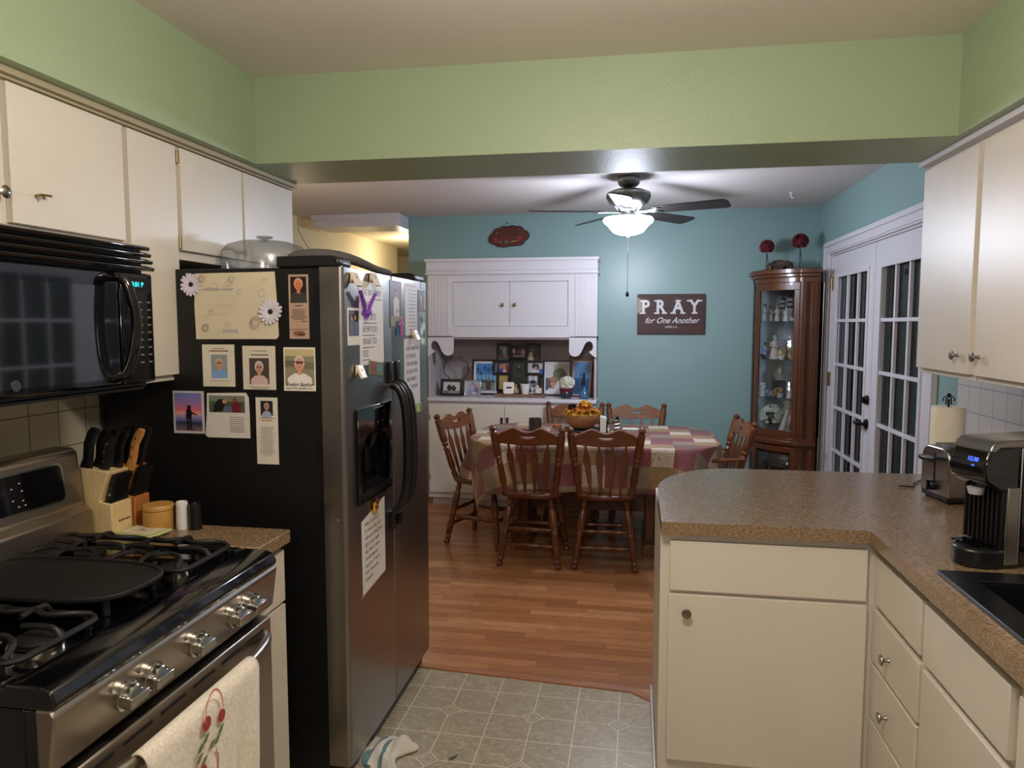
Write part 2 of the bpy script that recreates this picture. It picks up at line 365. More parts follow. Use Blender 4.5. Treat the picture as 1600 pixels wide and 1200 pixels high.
def text(body, size, O, U, V, mat, parent=None, ext=.0004, align='CENTER', name='lettering', sx=1, shear=0, lead=1, bold=0):
    cu = bpy.data.curves.new(name, 'FONT'); cu.body = body; cu.size = size; cu.extrude = ext; cu.align_x = align; cu.align_y = 'CENTER'; cu.shear = shear; cu.space_line = lead; cu.offset = bold; cu.resolution_u = 3
    to = bpy.data.objects.new('tmp', cu); COL.objects.link(to); bpy.context.view_layer.update()
    me = bpy.data.meshes.new_from_object(to.evaluated_get(bpy.context.evaluated_depsgraph_get())); bpy.data.objects.remove(to)
    U = Vector(U).normalized(); V = Vector(V).normalized(); N = U.cross(V); O = Vector(O)
    mt = Matrix(((U.x*sx, V.x, N.x, O.x), (U.y*sx, V.y, N.y, O.y), (U.z*sx, V.z, N.z, O.z), (0, 0, 0, 1)))
    me.transform(mt)
    if parent is not None and parent.name in OFF: me.transform(Matrix.Translation(-Vector(OFF[parent.name])))
    me.materials.clear(); me.materials.append(M[mat]); me.name = name
    o = bpy.data.objects.new(name, me); COL.objects.link(o)
    if parent is not None: o.parent = parent
    return o
def knob(x, y, z, nrm, parent, mat='nickel', s=1):
    n = Vector(nrm); p = Vector((x, y, z)); m = MB(); m.turned(p, p+n*.026*s, [(0, .007*s), (.15, .005*s), (.5, .0045*s), (.62, .011*s), (.8, .0155*s), (.93, .0145*s), (1, .006*s)], 16)
    return m.build('knob', mat, parent)

# ================================================================ SETTING
XL, XR = -1.78, 1.41; ZC = 2.44; ZS = 2.125; YB0, YB1 = 2.577, 2.972; YW = 6.06; XH = -2.85
def wall(name, mat, *boxes):
    m = MB()
    for b in boxes: m.box(*b)
    return struct(m.build(name, mat))
m = MB(); m.prism([(XL-.1, -1.6), (XR+.1, -1.6), (XR+.1, 2.90), (.10, 2.905), (.10, 2.87), (.075, 2.87), (.0, 2.925), (-1.0, 2.995), (XL-.1, 3.04)], 'z', -.05, 0)
struct(m.build('floor', 'vinyl_floor'))
m = MB(); m.prism([(XH-.1, 3.06), (XL-.1, 3.04), (-1.0, 2.995), (0, 2.925), (.075, 2.87), (.1, 2.87), (.1, 2.905), (XR+.1, 2.9), (XR+.1, 9.6), (XH-.1, 9.6)], 'z', -.05, 0)
struct(m.build('floor_dining', 'plank_floor'))
m = MB(); a = [(-1.0, 2.985), (-.0, 2.915), (.072, 2.86), (.098, 2.86)]; b = [(.098, 2.895), (.085, 2.895), (.01, 2.955), (-1.0, 3.025)]
m.prism(a+b, 'z', -.004, .006); struct(m.build('trim_1', 'floor_wood', bevel=.003))
wall('wall_left', 'room_grey', (XL-.1, -1.6, 0, XL, 3.06, ZC))
wall('wall_left_return', 'teal_paint', (XH, 3.06, 0, XL-.1, 3.16, ZC))
wall('wall_hall_left', 'cream_wall', (XH-.1, 3.06, 0, XH, 8.45, ZC+.02))
wall('wall_hall_end', 'cream_wall', (XH-1.2, 9.5, 0, -1.94, 9.6, ZC))
wall('wall_hall_side', 'cream_wall', (XH-1.3, 8.3, 0, XH-1.2, 9.6, ZC))
wall('wall_hall_right', 'cream_wall', (-1.95, YW+.1, 0, -1.9, 9.6, ZC))
HX0, HX1 = -1.70, -.305   # hutch span
wall('wall_back', 'teal_paint', (-1.94, YW, 0, HX0, YW+.1, ZC), (HX1, YW, 0, XR+.1, YW+.1, ZC), (HX0, YW, 2.0, HX1, YW+.1, ZC))
wall('wall_behind_camera', 'room_grey', (XL-.1, -1.7, 0, XR+.1, -1.6, ZC))
DY0, DY1, DZ = 3.80, 5.67, 2.03
wall('wall_right', 'teal_paint', (XR, 2.9, 0, XR+.1, DY0, ZC), (XR, DY1, 0, XR+.1, YW, ZC), (XR, DY0, DZ, XR+.1, DY1, ZC))
wall('wall_right_kitchen', 'room_grey', (XR, -1.6, 0, XR+.1, 2.9, ZC))
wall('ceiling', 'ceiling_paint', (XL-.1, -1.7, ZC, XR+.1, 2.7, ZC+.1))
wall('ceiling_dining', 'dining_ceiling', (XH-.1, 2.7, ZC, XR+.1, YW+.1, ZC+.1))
wall('ceiling_hall', 'cream_wall', (XH-1.3, YW+.1, ZC, -1.9, 9.6, ZC+.1))
wall('wall_soffit_left', 'green_paint', (XL, -1.6, ZS, -1.417, YB0, ZC))
wall('wall_soffit_right', 'green_paint', (1.011, -1.6, ZS, XR, YB0, ZC))
wall('wall_soffit_center', 'green_paint', (XL, YB0, ZS, XR, YB1, ZC))
# header at the hall opening
m = MB(); m.box(-2.69, 5.80, 2.335, -1.94, 6.16, ZC); m.box(-2.70, 5.775, 2.39, -1.93, 5.80, ZC); struct(m.build('trim_2', 'white_trim', bevel=.006))
m = MB(); m.tube([(XL+.45, 3.065+.01, 1.75-.0), (XL+.46, 3.2, 1.76)], .002)  # cable stub behind the upper cabinet
# backsplash tiles
wall('wall_backsplash_left', 'tile_left', (XL, -.2, .914, XL+.008, 2.14, 1.36))
wall('wall_backsplash_right', 'tile_right', (XR-.008, .6, .914, XR, 3.45, 1.36))
# porch added beyond the french doors; its teal paints the room's reflection
wall('wall_porch', 'porch_reflection_teal', (3.1, 2.6, -.05, 3.2, 6.6, 2.6), (XR+.1, 6.5, -.05, 3.1, 6.6, 2.6), (XR+.1, 2.6, -.05, 3.1, 2.7, 2.6))
wall('floor_porch', 'porch_reflection_teal', (XR+.1, 2.6, -.06, 3.2, 6.6, -.05))
for y0, y1 in ((5.0, 5.26), (5.36, 5.6), (5.72, 5.95), (6.05, 6.3)):
    m = MB(); n = 12; pts = [(3.02+.02*math.sin(i*1.9), y0+(y1-y0)*i/n) for i in range(n+1)]; m.prism(pts+[(x+.006, y) for x, y in pts[::-1]], 'z', .1, 2.2)
    tag(m.build('porch_curtain', 'blind_white'), 'pale curtain strip hanging on the porch behind the left glass door', 'curtain', 'porch curtain strips')
# baseboards
m = MB(); m.box(XR-.015, DY1+.1, 0, XR, YW, .09); m.box(HX1, YW-.015, 0, XR, YW, .09); struct(m.build('baseboard_dining', 'white_trim', bevel=.003))
# door casing
m = MB(); cw = .115
prof = [(0, 0), (.018, 0), (.022, .02), (.022, .08), (.03, .09), (.03, .105), (.02, .115), (0, .115)]
for (d, w) in prof[:0]: pass
def casing(ya, yb, za, zb): m.box(XR-.022, ya, za, XR, yb, zb)
m.box(XR-.02, DY1, 0, XR, DY1+cw, DZ+.085); m.box(XR-.03, DY1+cw-.025, 0, XR-.02, DY1+cw, DZ+.085); m.box(XR-.027, DY1+.01, 0, XR-.02, DY1+.03, DZ)
m.box(XR-.02, DY0-cw, 0, XR, DY0, DZ+.085); m.box(XR-.03, DY0-cw, 0, XR-.02, DY0-cw+.025, DZ+.085)
m.box(XR-.02, DY0, DZ, XR, DY1, DZ+.085); m.box(XR-.032, DY0-cw, DZ+.06, XR-.02, DY1+cw, DZ+.092); m.box(XR-.027, DY0, DZ+.01, XR-.02, DY1, DZ+.03)
m.box(XR, DY1-.012, 0, XR+.1, DY1, DZ); m.box(XR, DY0, 0, XR+.1, DY0+.012, DZ); m.box(XR, DY0, DZ-.012, XR+.1, DY1, DZ)
struct(m.build('trim_3', 'white_trim', bevel=.003))
# french doors
def french(name, ya, yb, hinge_far, hardware):
    g0, g1 = ya+.12, yb-.125; z0, z1 = .30, 1.86
    xa, xb = XR+.012, XR+.055
    d = MB(); O = [(ya, .01), (yb, .01), (yb, DZ-.014), (ya, DZ-.014)]; I = [(g0, z0), (g1, z0), (g1, z1), (g0, z1)]
    d.frame(O, I, 'x', xa, xb)
    root = d.build(name, 'white_trim', fix=True); struct(root)
    b = MB(); e = .022
    b.frame([(g0-e, z0-e), (g1+e, z0-e), (g1+e, z1+e), (g0-e, z1+e)], [(g0+.006, z0+.006), (g1-.006, z0+.006), (g1-.006, z1-.006), (g0+.006, z1-.006)], 'x', xa-.01, xa+.01)
    b.build('glazing_bead', 'white_trim', root, bevel=.003)
    mt = MB(); cols, rows = 3, 5
    for k in range(1, cols): y = g0+(g1-g0)*k/cols; mt.box(xa+.002, y-.011, z0, xa+.022, y+.011, z1)
    for k in range(1, rows): z = z0+(z1-z0)*k/rows; mt.box(xa+.001, g0, z-.011, xa+.023, g1, z+.011)
    mt.build('muntin_bars', 'white_trim', root, bevel=.003)
    gl = MB(); gl.box(xa+.024, g0, z0, xa+.028, g1, z1); gl.build('glass', 'door_glass', root)
    if hinge_far:
        for z in (.25, 1.12, 1.82):
            h = MB(); h.cyl((XR+.006, yb+.003, z-.05), (XR+.006, yb+.003, z+.05), .008); h.box(XR+.004, yb-.03, z-.05, XR+.0125, yb+.01, z+.05); h.build('hinge', 'brass', root)
    if hardware:
        y = ya+.045
        k = MB(); k.turned((xa, y, .905), (xa-.014, y, .905), [(0, .033), (.7, .032), (1, .024)], 20); k.cyl((xa-.012, y, .905), (xa-.05, y, .905), .011)
        k.tube([(xa-.048, y, .905), (xa-.052, y+.03, .908), (xa-.05, y+.07, .9), (xa-.046, y+.11, .908)], [.010, .011, .009, .007]); k.build('lever_handle', 'bronze_black', root)
        k = MB(); k.turned((xa, y, 1.055), (xa-.02, y, 1.055), [(0, .03), (.6, .03), (1, .02)], 20); k.box(xa-.036, y-.006, 1.035, xa-.016, y+.006, 1.075); k.build('deadbolt', 'bronze_black', root)
    return root
YM = 4.70
french('door_1', YM+.002, DY1-.014, True, False if False else True)
french('door_2', DY0+.014, YM-.002, False, False)

# ================================================================ FAN
fx, fy = FAN
t = thing('ceiling_fan', 'silver ceiling fan with dark blades and a lit white glass bowl', 'ceiling fan', (fx, fy, ZC))
m = MB(); m.lathe([(.068, ZC), (.07, ZC-.02), (.066, ZC-.045), (.05, ZC-.062), (.03, ZC-.066), (.018, ZC-.08)], (fx, fy, 0), 28); m.build('canopy', 'pewter', t)
m = MB(); m.lathe([(.02, ZC-.075), (.10, ZC-.085), (.135, ZC-.10), (.14, ZC-.125), (.12, ZC-.165), (.085, ZC-.19), (.055, ZC-.215), (.055, ZC-.25), (.07, ZC-.262), (.05, ZC-.275)], (fx, fy, 0), 36); m.build('motor_housing', 'pewter', t)
for i in range(5):
    a = R([266, 338, 50, 122, 194][i]); mt = Matrix.Translation((fx, fy, ZC-.215)) @ Matrix.Rotation(a, 4, 'Z')
    bl = MB(); mt2 = mt @ Matrix.Translation((0, 0, .0)) @ Matrix.Rotation(R(-12), 4, 'X')
    out = [(.17, -.048), (.3, -.058), (.6, -.067), (.622, -.055), (.63, -.03), (.63, .03), (.622, .055), (.6, .067), (.3, .058), (.17, .048)]
    bl.prism(out, 'z', -.003, .003, mat=mt2); bl.build('blade', 'blade_brown', t, bevel=.001)
    br = MB(); br.prism([(.05, -.018), (.13, -.014), (.2, -.045), (.225, -.03), (.19, 0), (.225, .03), (.2, .045), (.13, .014), (.05, .018)], 'z', -.009, -.004, mat=mt2); br.build('blade_bracket', 'pewter', t, bevel=.001)
m = MB(); m.lathe([(.045, ZC-.27), (.05, ZC-.285), (.1, ZC-.292), (.1, ZC-.30), (.02, ZC-.30)], (fx, fy, 0), 28); m.build('light_fitter', 'pewter', t)
m = MB(); zt = 2.185
m.lathe([(.15, zt), (.158, zt-.012), (.152, zt-.026), (.128, zt-.045), (.108, zt-.07), (.092, zt-.088), (.06, zt-.1), (.01, zt-.104)], (fx, fy, 0), 36)
m.build('glass_bowl', 'lamp_bowl', t)
m = MB(); m.lathe([(.02, zt-.103), (.018, zt-.108), (.008, zt-.116), (.002, zt-.12)], (fx, fy, 0), 16); m.cyl((fx, fy, zt-.115), (fx, fy, zt-.19), .0035); m.build('finial', 'pewter', t)
m = MB(); m.cyl((fx-.0, fy, zt-.19), (fx-.0, fy, 1.73), .0012, seg=6); m.turned((fx, fy, 1.73), (fx, fy, 1.695), [(0, .003), (.3, .008), (.7, .012), (1, .004)], 12); m.build('pull_chain', 'bronze_black', t)
# kitchen ceiling light (above the camera's view)
t = thing('ceiling_light', 'round frosted kitchen ceiling light', 'ceiling light', (-.1, 1.15, ZC))
m = MB(); m.lathe([(.17, ZC), (.17, ZC-.02), (.16, ZC-.02), (.16, ZC)], (-.1, 1.15, 0), 28); m.build('rim', 'nickel', t)
m = MB(); m.lathe([(.158, ZC-.018), (.14, ZC-.045), (.1, ZC-.062), (.01, ZC-.07)], (-.1, 1.15, 0), 28); m.build('diffuser', 'kitchen_diffuser', t)
m = MB(); m.lathe([(.012, ZC), (.012, ZC-.004), (.004, ZC-.006)], (1.06, 5.4, 0), 12); m.tube([(1.06, 5.4, ZC-.005), (1.06, 5.4, ZC-.025), (1.07, 5.4, ZC-.038), (1.082, 5.4, ZC-.03)], .004)
tag(m.build('ceiling_hook', 'white_plastic'), 'small white hook screwed into the dining room ceiling', 'hook')

# ================================================================ LEFT UPPER CABINETS
XF = -1.489
def cab_box(m, x0, x1, y0, y1, z0, z1): m.box(x0, y0, z0, x1, y1, z1)
def uppers(name, label, y0, y1, z0, z1, doors, xf=XF, side=1, hinges=False):
    """doors: (ya,yb,za,zb) ; side=1 cabinet on left wall facing +x, -1 on right wall facing -x"""
    xw = XL if side == 1 else XR; t = thing(name, label, 'cabinet', ((xw+xf)/2, (y0+y1)/2, z0))
    m = MB(); m.box(xw, y0, z0, xf, y1, z1); m.build('body', 'cabinet_paint', t, bevel=.002)
    ds = []
    for ya, yb, za, zb in doors:
        d = MB(); d.box(xf, ya, za, xf+side*.019, yb, zb); ds.append(d.build('door', 'cabinet_paint', t, bevel=.0016))
    return t, ds
t, ds = uppers('wall_cabinet', 'cream cabinet cut by the left edge of the picture, left of the microwave cabinet', .95, 1.508, 1.36, 2.108, [(1.0, 1.495, 1.375, 2.095)])
m = MB(); m.turned((XF+.019, 1.488, 1.83), (XF+.045, 1.488, 1.83), [(0, .007), (.5, .005), (.8, .0155), (1, .006)], 14); m.build('knob', 'nickel', ds[0])
t, ds = uppers('wall_cabinet', 'cream single-door cabinet directly above the black microwave', 1.51, 1.925, 1.732, 2.108, [(1.525, 1.915, 1.765, 2.095)])
m = MB(); m.tube([(XF+.019, 1.595, 1.84), (XF+.04, 1.595, 1.84), (XF+.043, 1.595, 1.832)], .0035); m.tube([(XF+.041, 1.585, 1.84), (XF+.041, 1.62, 1.842)], .003); m.build('hook', 'brass', ds[0])
t, ds = uppers('wall_cabinet', 'tall narrow cream cabinet between the microwave and the refrigerator', 1.927, 2.168, 1.34, 2.108, [(1.937, 2.162, 1.36, 2.095)])
t, ds = uppers('wall_cabinet', 'short two-door cream cabinet over the refrigerator', 2.17, 2.975, 1.735, 2.108, [(2.185, 2.558, 1.765, 2.095), (2.572, 2.965, 1.765, 2.095)])
for z in (1.79, 2.065):
    m = MB(); m.cyl((XF+.012, 2.178, z-.02), (XF+.012, 2.178, z+.02), .006); m.box(XF, 2.172, z-.022, XF+.008, 2.186, z+.022); m.build('hinge', 'brass', ds[0])
m = MB(); m.turned((XF+.019, 2.535, 1.79), (XF+.045, 2.535, 1.79), [(0, .007), (.5, .005), (.8, .0145), (1, .006)], 14); m.build('knob', 'nickel', ds[0])
m = MB(); m.box(XL, -.4, 2.108, -1.455, 2.985, 2.125); m.box(XL, -.4, 2.10, -1.47, 2.98, 2.108); struct(m.build('trim_4', 'cabinet_top_shade', bevel=.002))
# right uppers
XRF = 1.076
t, ds = uppers('wall_cabinet', 'first cream upper cabinet beside the glass doors on the right wall', 2.515, 2.975, 1.34, 2.105, [(2.535, 2.97, 1.36, 2.09)], XRF, -1)
knob(XRF-.019, 2.61, 1.42, (-1, 0, 0), ds[0])
t, ds = uppers('wall_cabinet', 'second cream upper cabinet above the coffee maker, cut by the picture edge', 2.06, 2.513, 1.34, 2.105, [(2.08, 2.50, 1.36, 2.09)], XRF, -1)
knob(XRF-.019, 2.462, 1.42, (-1, 0, 0), ds[0])
m = MB(); m.box(1.04, -.4, 2.105, XR, 2.985, 2.125); struct(m.build('trim_5', 'white_trim', bevel=.003))

# ================================================================ MICROWAVE
mx, y0, y1, z0, z1 = -1.262, .99, 1.748, 1.357, 1.73
t = thing('microwave', 'black over-the-range microwave oven with curved handle and cyan clock', 'microwave', (-1.5, 1.37, z0))
m = MB(); m.box(XL+.01, y0, z0, -1.30, y1, z1); m.build('body', 'black_plastic', t, bevel=.003)
m = MB(); m.box(-1.30, y0, z0+.012, mx-.01, y1-.125, z1-.075); dr = m.build('door', 'black_gloss', t, bevel=.008)
m = MB(); m.prism([(y0+.05, z0+.03), (y1-.18, z0+.03), (y1-.165, z0+.045), (y1-.165, z1-.13), (y1-.18, z1-.115), (y0+.05, z1-.115)], 'x', mx-.011, mx-.0075); m.build('window', 'mw_glass', dr)
hp = [(mx-.012, y1-.155, z1-.09), (mx+.022, y1-.15, z1-.098), (mx+.036, y1-.143, z1-.14), (mx+.044, y1-.138, z1-.2), (mx+.036, y1-.143, z0+.095), (mx+.018, y1-.15, z0+.045), (mx-.012, y1-.158, z0+.028)]
m = MB(); m.tube(smooth_path(hp), .0125, 12); m.build('handle', 'black_gloss', dr)
m = MB(); m.box(-1.30, y1-.123, z0+.012, mx-.008, y1, z1-.075); cp = m.build('control_panel', 'black_gloss', t, bevel=.006)
m = MB(); m.box(mx-.0085, y1-.11, z1-.125, mx-.0065, y1-.012, z1-.088); m.build('display', 'black_plastic', cp)
text('3:01 P', .018, (mx-.006, y1-.062, z1-.106), (0, 1, 0), (0, 0, 1), 'cyan_led', cp, name='clock_digits')
m = MB()
for i in range(3):
    for j in range(9):
        z = z1-.15-j*.0195; y = y1-.095+i*.032
        m.box(mx-.0085, y+.004, z-.0025, mx-.0075, y+.018, z+.0015)
m.build('buttons', 'button_grey', cp)
m = MB()
for k in range(4):
    z = z1-.002-k*.018; m.prism([(-1.30, z), (mx-.018+k*.004, z), (mx-.010+k*.004, z-.005), (mx-.014+k*.004, z-.013), (-1.30, z-.0135)], 'y', y0, y1)
m.build('vent_louvers', 'black_gloss', t, bevel=.002)
m = MB(); m.box(XL+.02, y0+.02, z0-.006, mx-.03, y1-.02, z0); m.build('bottom_grille', 'black_plastic', t)
m = MB(); m.turned((mx-.0075, y0+.31, z0+.037), (mx-.006, y0+.31, z0+.037), [(0, .012), (1, .012)], 20); m.build('emblem', 'pewter', dr)

# ================================================================ RANGE
ry0, ry1 = 1.015, 1.775; rx = -.985; CZ = .915
t = thing('gas_range', 'freestanding gas range with black cooktop, steel control panel and oven door', 'stove', (-1.35, 1.395, 0))
m = MB(); m.box(-1.72, ry0+.004, .06, rx-.03, ry1-.004, .87); m.box(rx-.03, ry0+.002, .75, rx-.004, ry1-.002, .871); m.build('body', 'black_enamel', t, bevel=.004)
m = MB(); m.prism([(-1.72, .872), (rx+.03, .872), (rx+.036, .885), (rx+.026, .906), (rx+.0, .914), (rx-.06, .9135), (rx-.068, .905), (-1.55, .905), (-1.56, .915), (-1.72, .915)], 'y', ry0, ry1)
m.box(-1.55, ry0, .90, rx-.066, ry0+.028, .9155); m.box(-1.55, ry1-.028, .90, rx-.066, ry1, .9155); m.build('cooktop', 'black_enamel', t, bevel=.004)
m = MB(); m.prism([(-1.70, .915), (-1.50, .915), (-1.505, 1.0), (-1.53, 1.02), (-1.545, 1.165), (-1.56, 1.178), (-1.62, 1.178), (-1.70, 1.10)], 'y', ry0, ry1+.0); bg = m.build('backguard', 'stainless_range', t, bevel=.006)
d = Vector((-1.545+1.53, 0, 1.165-1.02)).normalized(); V = d; U = Vector((0, 1, 0)); N = U.cross(V)
def BGP(y, s): p = Vector((-1.53, y, 1.02))+d*s; return p
m = MB(); 
def rr(y0_, y1_, s0, s1, r):
    o = []
    for cy, cs, a0 in ((y1_-r, s1-r, 0), (y0_+r, s1-r, 90), (y0_+r, s0+r, 180), (y1_-r, s0+r, 270)):
        for k in range(5): a = R(a0+k*22.5); o.append((cy+r*math.cos(a), cs+r*math.sin(a)))
    return o
def on_bg(m, pts, e0, e1):
    n = len(pts); vs = [tuple(BGP(p[0], p[1])+N*e0) for p in pts]+[tuple(BGP(p[0], p[1])+N*e1) for p in pts]
    m.add(vs, [tuple(range(n)), tuple(range(n, 2*n))[::-1]]+[(i, (i+1) % n, n+(i+1) % n, n+i) for i in range(n)])
on_bg(m, rr(1.1, 1.71, .022, .128, .02), 0, .004); m.build('display_bezel', 'chrome', bg)
m = MB(); on_bg(m, rr(1.106, 1.704, .027, .123, .016), .001, .0052); ds_ = m.build('display', 'black_gloss', bg)
for k, (yy, ss) in enumerate([(1.555, .1), (1.562, .08), (1.566, .058), (1.55, .04), (1.566, .04), (1.54, .1), (1.542, .058)]):
    pass
m = MB()
for yy, ss in [(1.575, .1), (1.58, .08), (1.58, .055), (1.565, .042), (1.585, .042), (1.55, .09), (1.55, .06)]:
    p = BGP(yy-.01, ss)+N*.0055; m.add([tuple(p+U*a*.0026+V*b*.0014) for a, b in ((-1, -1), (1, -1), (1, 1), (-1, 1))], [(0, 1, 2, 3)])
m.build('touch_marks', 'white_ceramic', ds_)
# control panel, slanted
m = MB(); cpx0 = rx-.015; m.prism([(rx-.004, .755), (rx+.012, .755), (rx+.020, .765), (rx+.034, .862), (rx+.026, .874), (rx-.004, .874)], 'y', ry0-.002, ry1+.002); cp = m.build('control_panel', 'stainless_range', t, bevel=.004)
for k, y in enumerate((1.185, 1.262, 1.412, 1.567, 1.64)):
    c = Vector((rx+.026, y, .815)); n = Vector((1, 0, -.12)).normalized()
    q = MB(); q.turned(c, c+n*.012, [(0, .029), (.9, .029), (1, .027)], 24); kb = q.build('knob', 'chrome', cp)
    mt = Matrix.Translation(c+n*.012) @ n.to_track_quat('Z', 'Y').to_matrix().to_4x4() @ Matrix.Rotation(R(90), 4, 'Z')
    q = MB(); q.lathe([(.025, 0), (.0245, .012), (.021, .016), (.001, .0165)], seg=20, mat=mt); q.box(-.010, -.026, .0, .010, .026, .026, mat=mt); q.build('grip', 'chrome', kb, bevel=.002)
    q = MB(); q.box(c.x+.004, y-.002+.0, .855, c.x+.0062, y+.002, .863); 
    for j in range(3): q.box(c.x+.0025, y-.04-.005*(j == 1), .838+j*.006, c.x+.0058, y-.034, .841+j*.006)
    q.build('dial_marks', 'black_plastic', cp)
# oven door
m = MB(); m.box(rx-.03, ry0+.012, .165, rx+.02, ry1-.012, .735); od = m.build('oven_door', 'stainless_range', t, bevel=.005)
m = MB(); m.prism(rr(ry0+.12, ry1-.12, .28, .63, .02), 'x', rx+.018, rx+.0215); m.build('oven_window', 'black_gloss', od)
m = MB()
for k in range(6):
    y = ry0+.06+k*.112; m.box(rx+.0185, y, .708, rx+.0208, y+.085, .716)
m.build('vent_slots', 'vent_dark', od)
hy = [ry0+.045, ry0+.1, ry0+.22, 1.395, ry1-.22, ry1-.1, ry1-.045]; hx = [.02, .045, .062, .068, .062, .045, .02]
m = MB(); m.tube(smooth_path([(rx+hx[i], hy[i], .692) for i in range(7)]), .0152, 12); m.build('handle', 'stainless_range', od)
m = MB(); m.box(rx-.03, ry0+.012, .05, rx+.015, ry1-.012, .155); m.build('storage_drawer', 'stainless_range', t, bevel=.005)
m = MB(); m.box(-1.7, ry0+.02, 0, rx-.05, ry1-.02, .06); m.build('toe_kick', 'black_plastic', t)
# burners
for k, (bx, by, br) in enumerate([(-1.11, 1.155, .046), (-1.40, 1.155, .036), (-1.11, 1.565, .033), (-1.40, 1.635, .04)]):
    m = MB(); m.lathe([(br, .905), (br*.98, .918), (br*.85, .92), (br*.85, .924)], (bx, by, 0), 24); b = m.build('burner', 'nickel', t)
    m = MB(); m.lathe([(br*.92, .924), (br*.95, .93), (br*.8, .934), (.002, .935)], (bx, by, 0), 24); m.build('burner_cap', 'cast_iron', b)
# grates : left set, right set
def grate(ya, yb, label_):
    m = MB(); xa, xb = -1.535, rx-.075; z = .945; r = .0065
    def bar(*p, rad=r): m.tube([Vector(q) for q in p], rad, 8)
    def rnd(x0, y0_, x1, y1_, zz, rad=.03):
        o = []
        for cx_, cy_, a0 in ((x1-rad, y1_-rad, 0), (x0+rad, y1_-rad, 90), (x0+rad, y0_+rad, 180), (x1-rad, y0_+rad, 270)):
            for k in range(4): a = R(a0+k*30); o.append((cx_+rad*math.cos(a), cy_+rad*math.sin(a), zz))
        m.tube(o, r, 8, closed=True)
    rnd(xa, ya, xb, yb, .932); xm = (xa+xb)/2; bar((xm, ya, .935), (xm, yb, .935))
    for cx_ in ((xa+xm)/2, (xm+xb)/2):
        cy_ = (ya+yb)/2; hw = (xm-xa)/2; hh = (yb-ya)/2
        for a, b_ in ((0, 1), (90, 1), (180, 1), (270, 1)):
            ca, sa = math.cos(R(a)), math.sin(R(a)); ex, ey = ca*hw, sa*hh
            m.tube(smooth_path([(cx_+ex, cy_+ey, .934), (cx_+ex*.88, cy_+ey*.88, .95), (cx_+ex*.6, cy_+ey*.6, .953), (cx_+ex*.32, cy_+ey*.32, .95)]), .0062, 8)
        for sy__ in (-1, 1):     # C-shaped side loops
            m.tube(smooth_path([(cx_-hw*.82, cy_+sy__*hh*.98, .936), (cx_-hw*.72, cy_+sy__*hh*.66, .95), (cx_-hw*.38, cy_+sy__*hh*.46, .953), (cx_, cy_+sy__*hh*.62, .953), (cx_+hw*.38, cy_+sy__*hh*.46, .953), (cx_+hw*.72, cy_+sy__*hh*.66, .95), (cx_+hw*.82, cy_+sy__*hh*.98, .936)]), .0058, 8)
    for cx_ in (xa+.03, xb-.03):
        for cy_ in (ya+.004, yb-.004): m.cyl((cx_, cy_, .905), (cx_, cy_, .935), .007)
    return m.build('grate', 'cast_iron', t)
grate(ry0+.032, ry0+.245, ''); grate(ry1-.245, ry1-.032, '')
m = MB(); pts = []
for k in range(40):
    a = 2*PI*k/40; pts.append((-1.30+.245*math.copysign(abs(math.cos(a))**.62, math.cos(a)), 1.395+.128*math.copysign(abs(math.sin(a))**.62, math.sin(a))))
m.prism(pts, 'z', .944, .950); m.frame(pts, [((x+1.30)*.965-1.30, (y-1.395)*.93+1.395) for x, y in pts], 'z', .944, .955)
for x in (-1.5, -1.1):
    for y in (1.32, 1.47): m.cyl((x, y, .9055), (x, y, .945), .008)
g = m.build('griddle_pan', 'griddle_iron', bevel=.002); g['label'] = 'flat oval black griddle plate lying across the cooktop grates'; g['category'] = 'griddle'

# dish towel over the oven handle
def towel():
    m = MB(); nu, nv = 26, 40; ya, yb = 1.165, 1.575; hx_ = rx+.066; vs = []; xr_ = .0185
    path = []   # back bottom -> over bar -> front bottom : (x offset, z)
    for k in range(9): path.append((hx_-xr_-.003, .50+(.69-.50)*k/8))
    for k in range(1, 8): a = PI-PI*k/8; path.append((hx_+xr_*math.cos(a), .692+xr_*math.sin(a)))
    for k in range(24): path.append((hx_+xr_+.002, .69-.40*k/23))
    nv = len(path)
    for j, (x, z) in enumerate(path):
        for i in range(nu+1):
            s = i/nu; y = ya+(yb-ya)*s; dz = max(0, .69-z)
            rip = .008*math.sin(s*13+1)*min(1, dz*5)+.004*math.sin(s*29)*min(1, dz*5)
            yy = y+(.5-s)*.06*min(1, dz*2.4)*1.6
            lower = dz*(1+.12*(s-.2)) if j > 16 else dz
            vs.append((x+(rip+.012*dz if j > 14 else -abs(rip)*.3), yy, z if j <= 16 else .69-lower))
    fs = [(j*(nu+1)+i, j*(nu+1)+i+1, (j+1)*(nu+1)+i+1, (j+1)*(nu+1)+i) for j in range(nv-1) for i in range(nu)]
    m.add(vs, fs, smooth=True); return m, path
m, _ = towel()
tw = tag(m.build('dish_towel', 'towel_cloth', solid=.003), 'cream dish towel with red rose embroidery hanging on the oven handle', 'towel')
em = MB(); X0 = rx+.066+.0185+.012
EK = [0]
def emb(y, z, pts, col): EK[0] += 1; em.add([(X0+.001+EK[0]*.00002, y-.025+a*1.15, z+.035+b*1.15) for a, b in pts], [tuple(range(len(pts)))], col)
def blob(y, z, r, col, n=9, e=1):
    for q in range(3):
        rr_ = r*(1-.28*q); emb(y, z, [(rr_*math.cos(2*PI*k/n+q), rr_*e*math.sin(2*PI*k/n+q)) for k in range(n)], col if q % 2 == 0 else '8d3034')
for (y, z, r) in ((1.365, .64, .014), (1.42, .628, .013), (1.345, .545, .013), (1.39, .42, .016), (1.35, .40, .018), (1.43, .40, .014)): blob(y, z, r, 'b0413f')
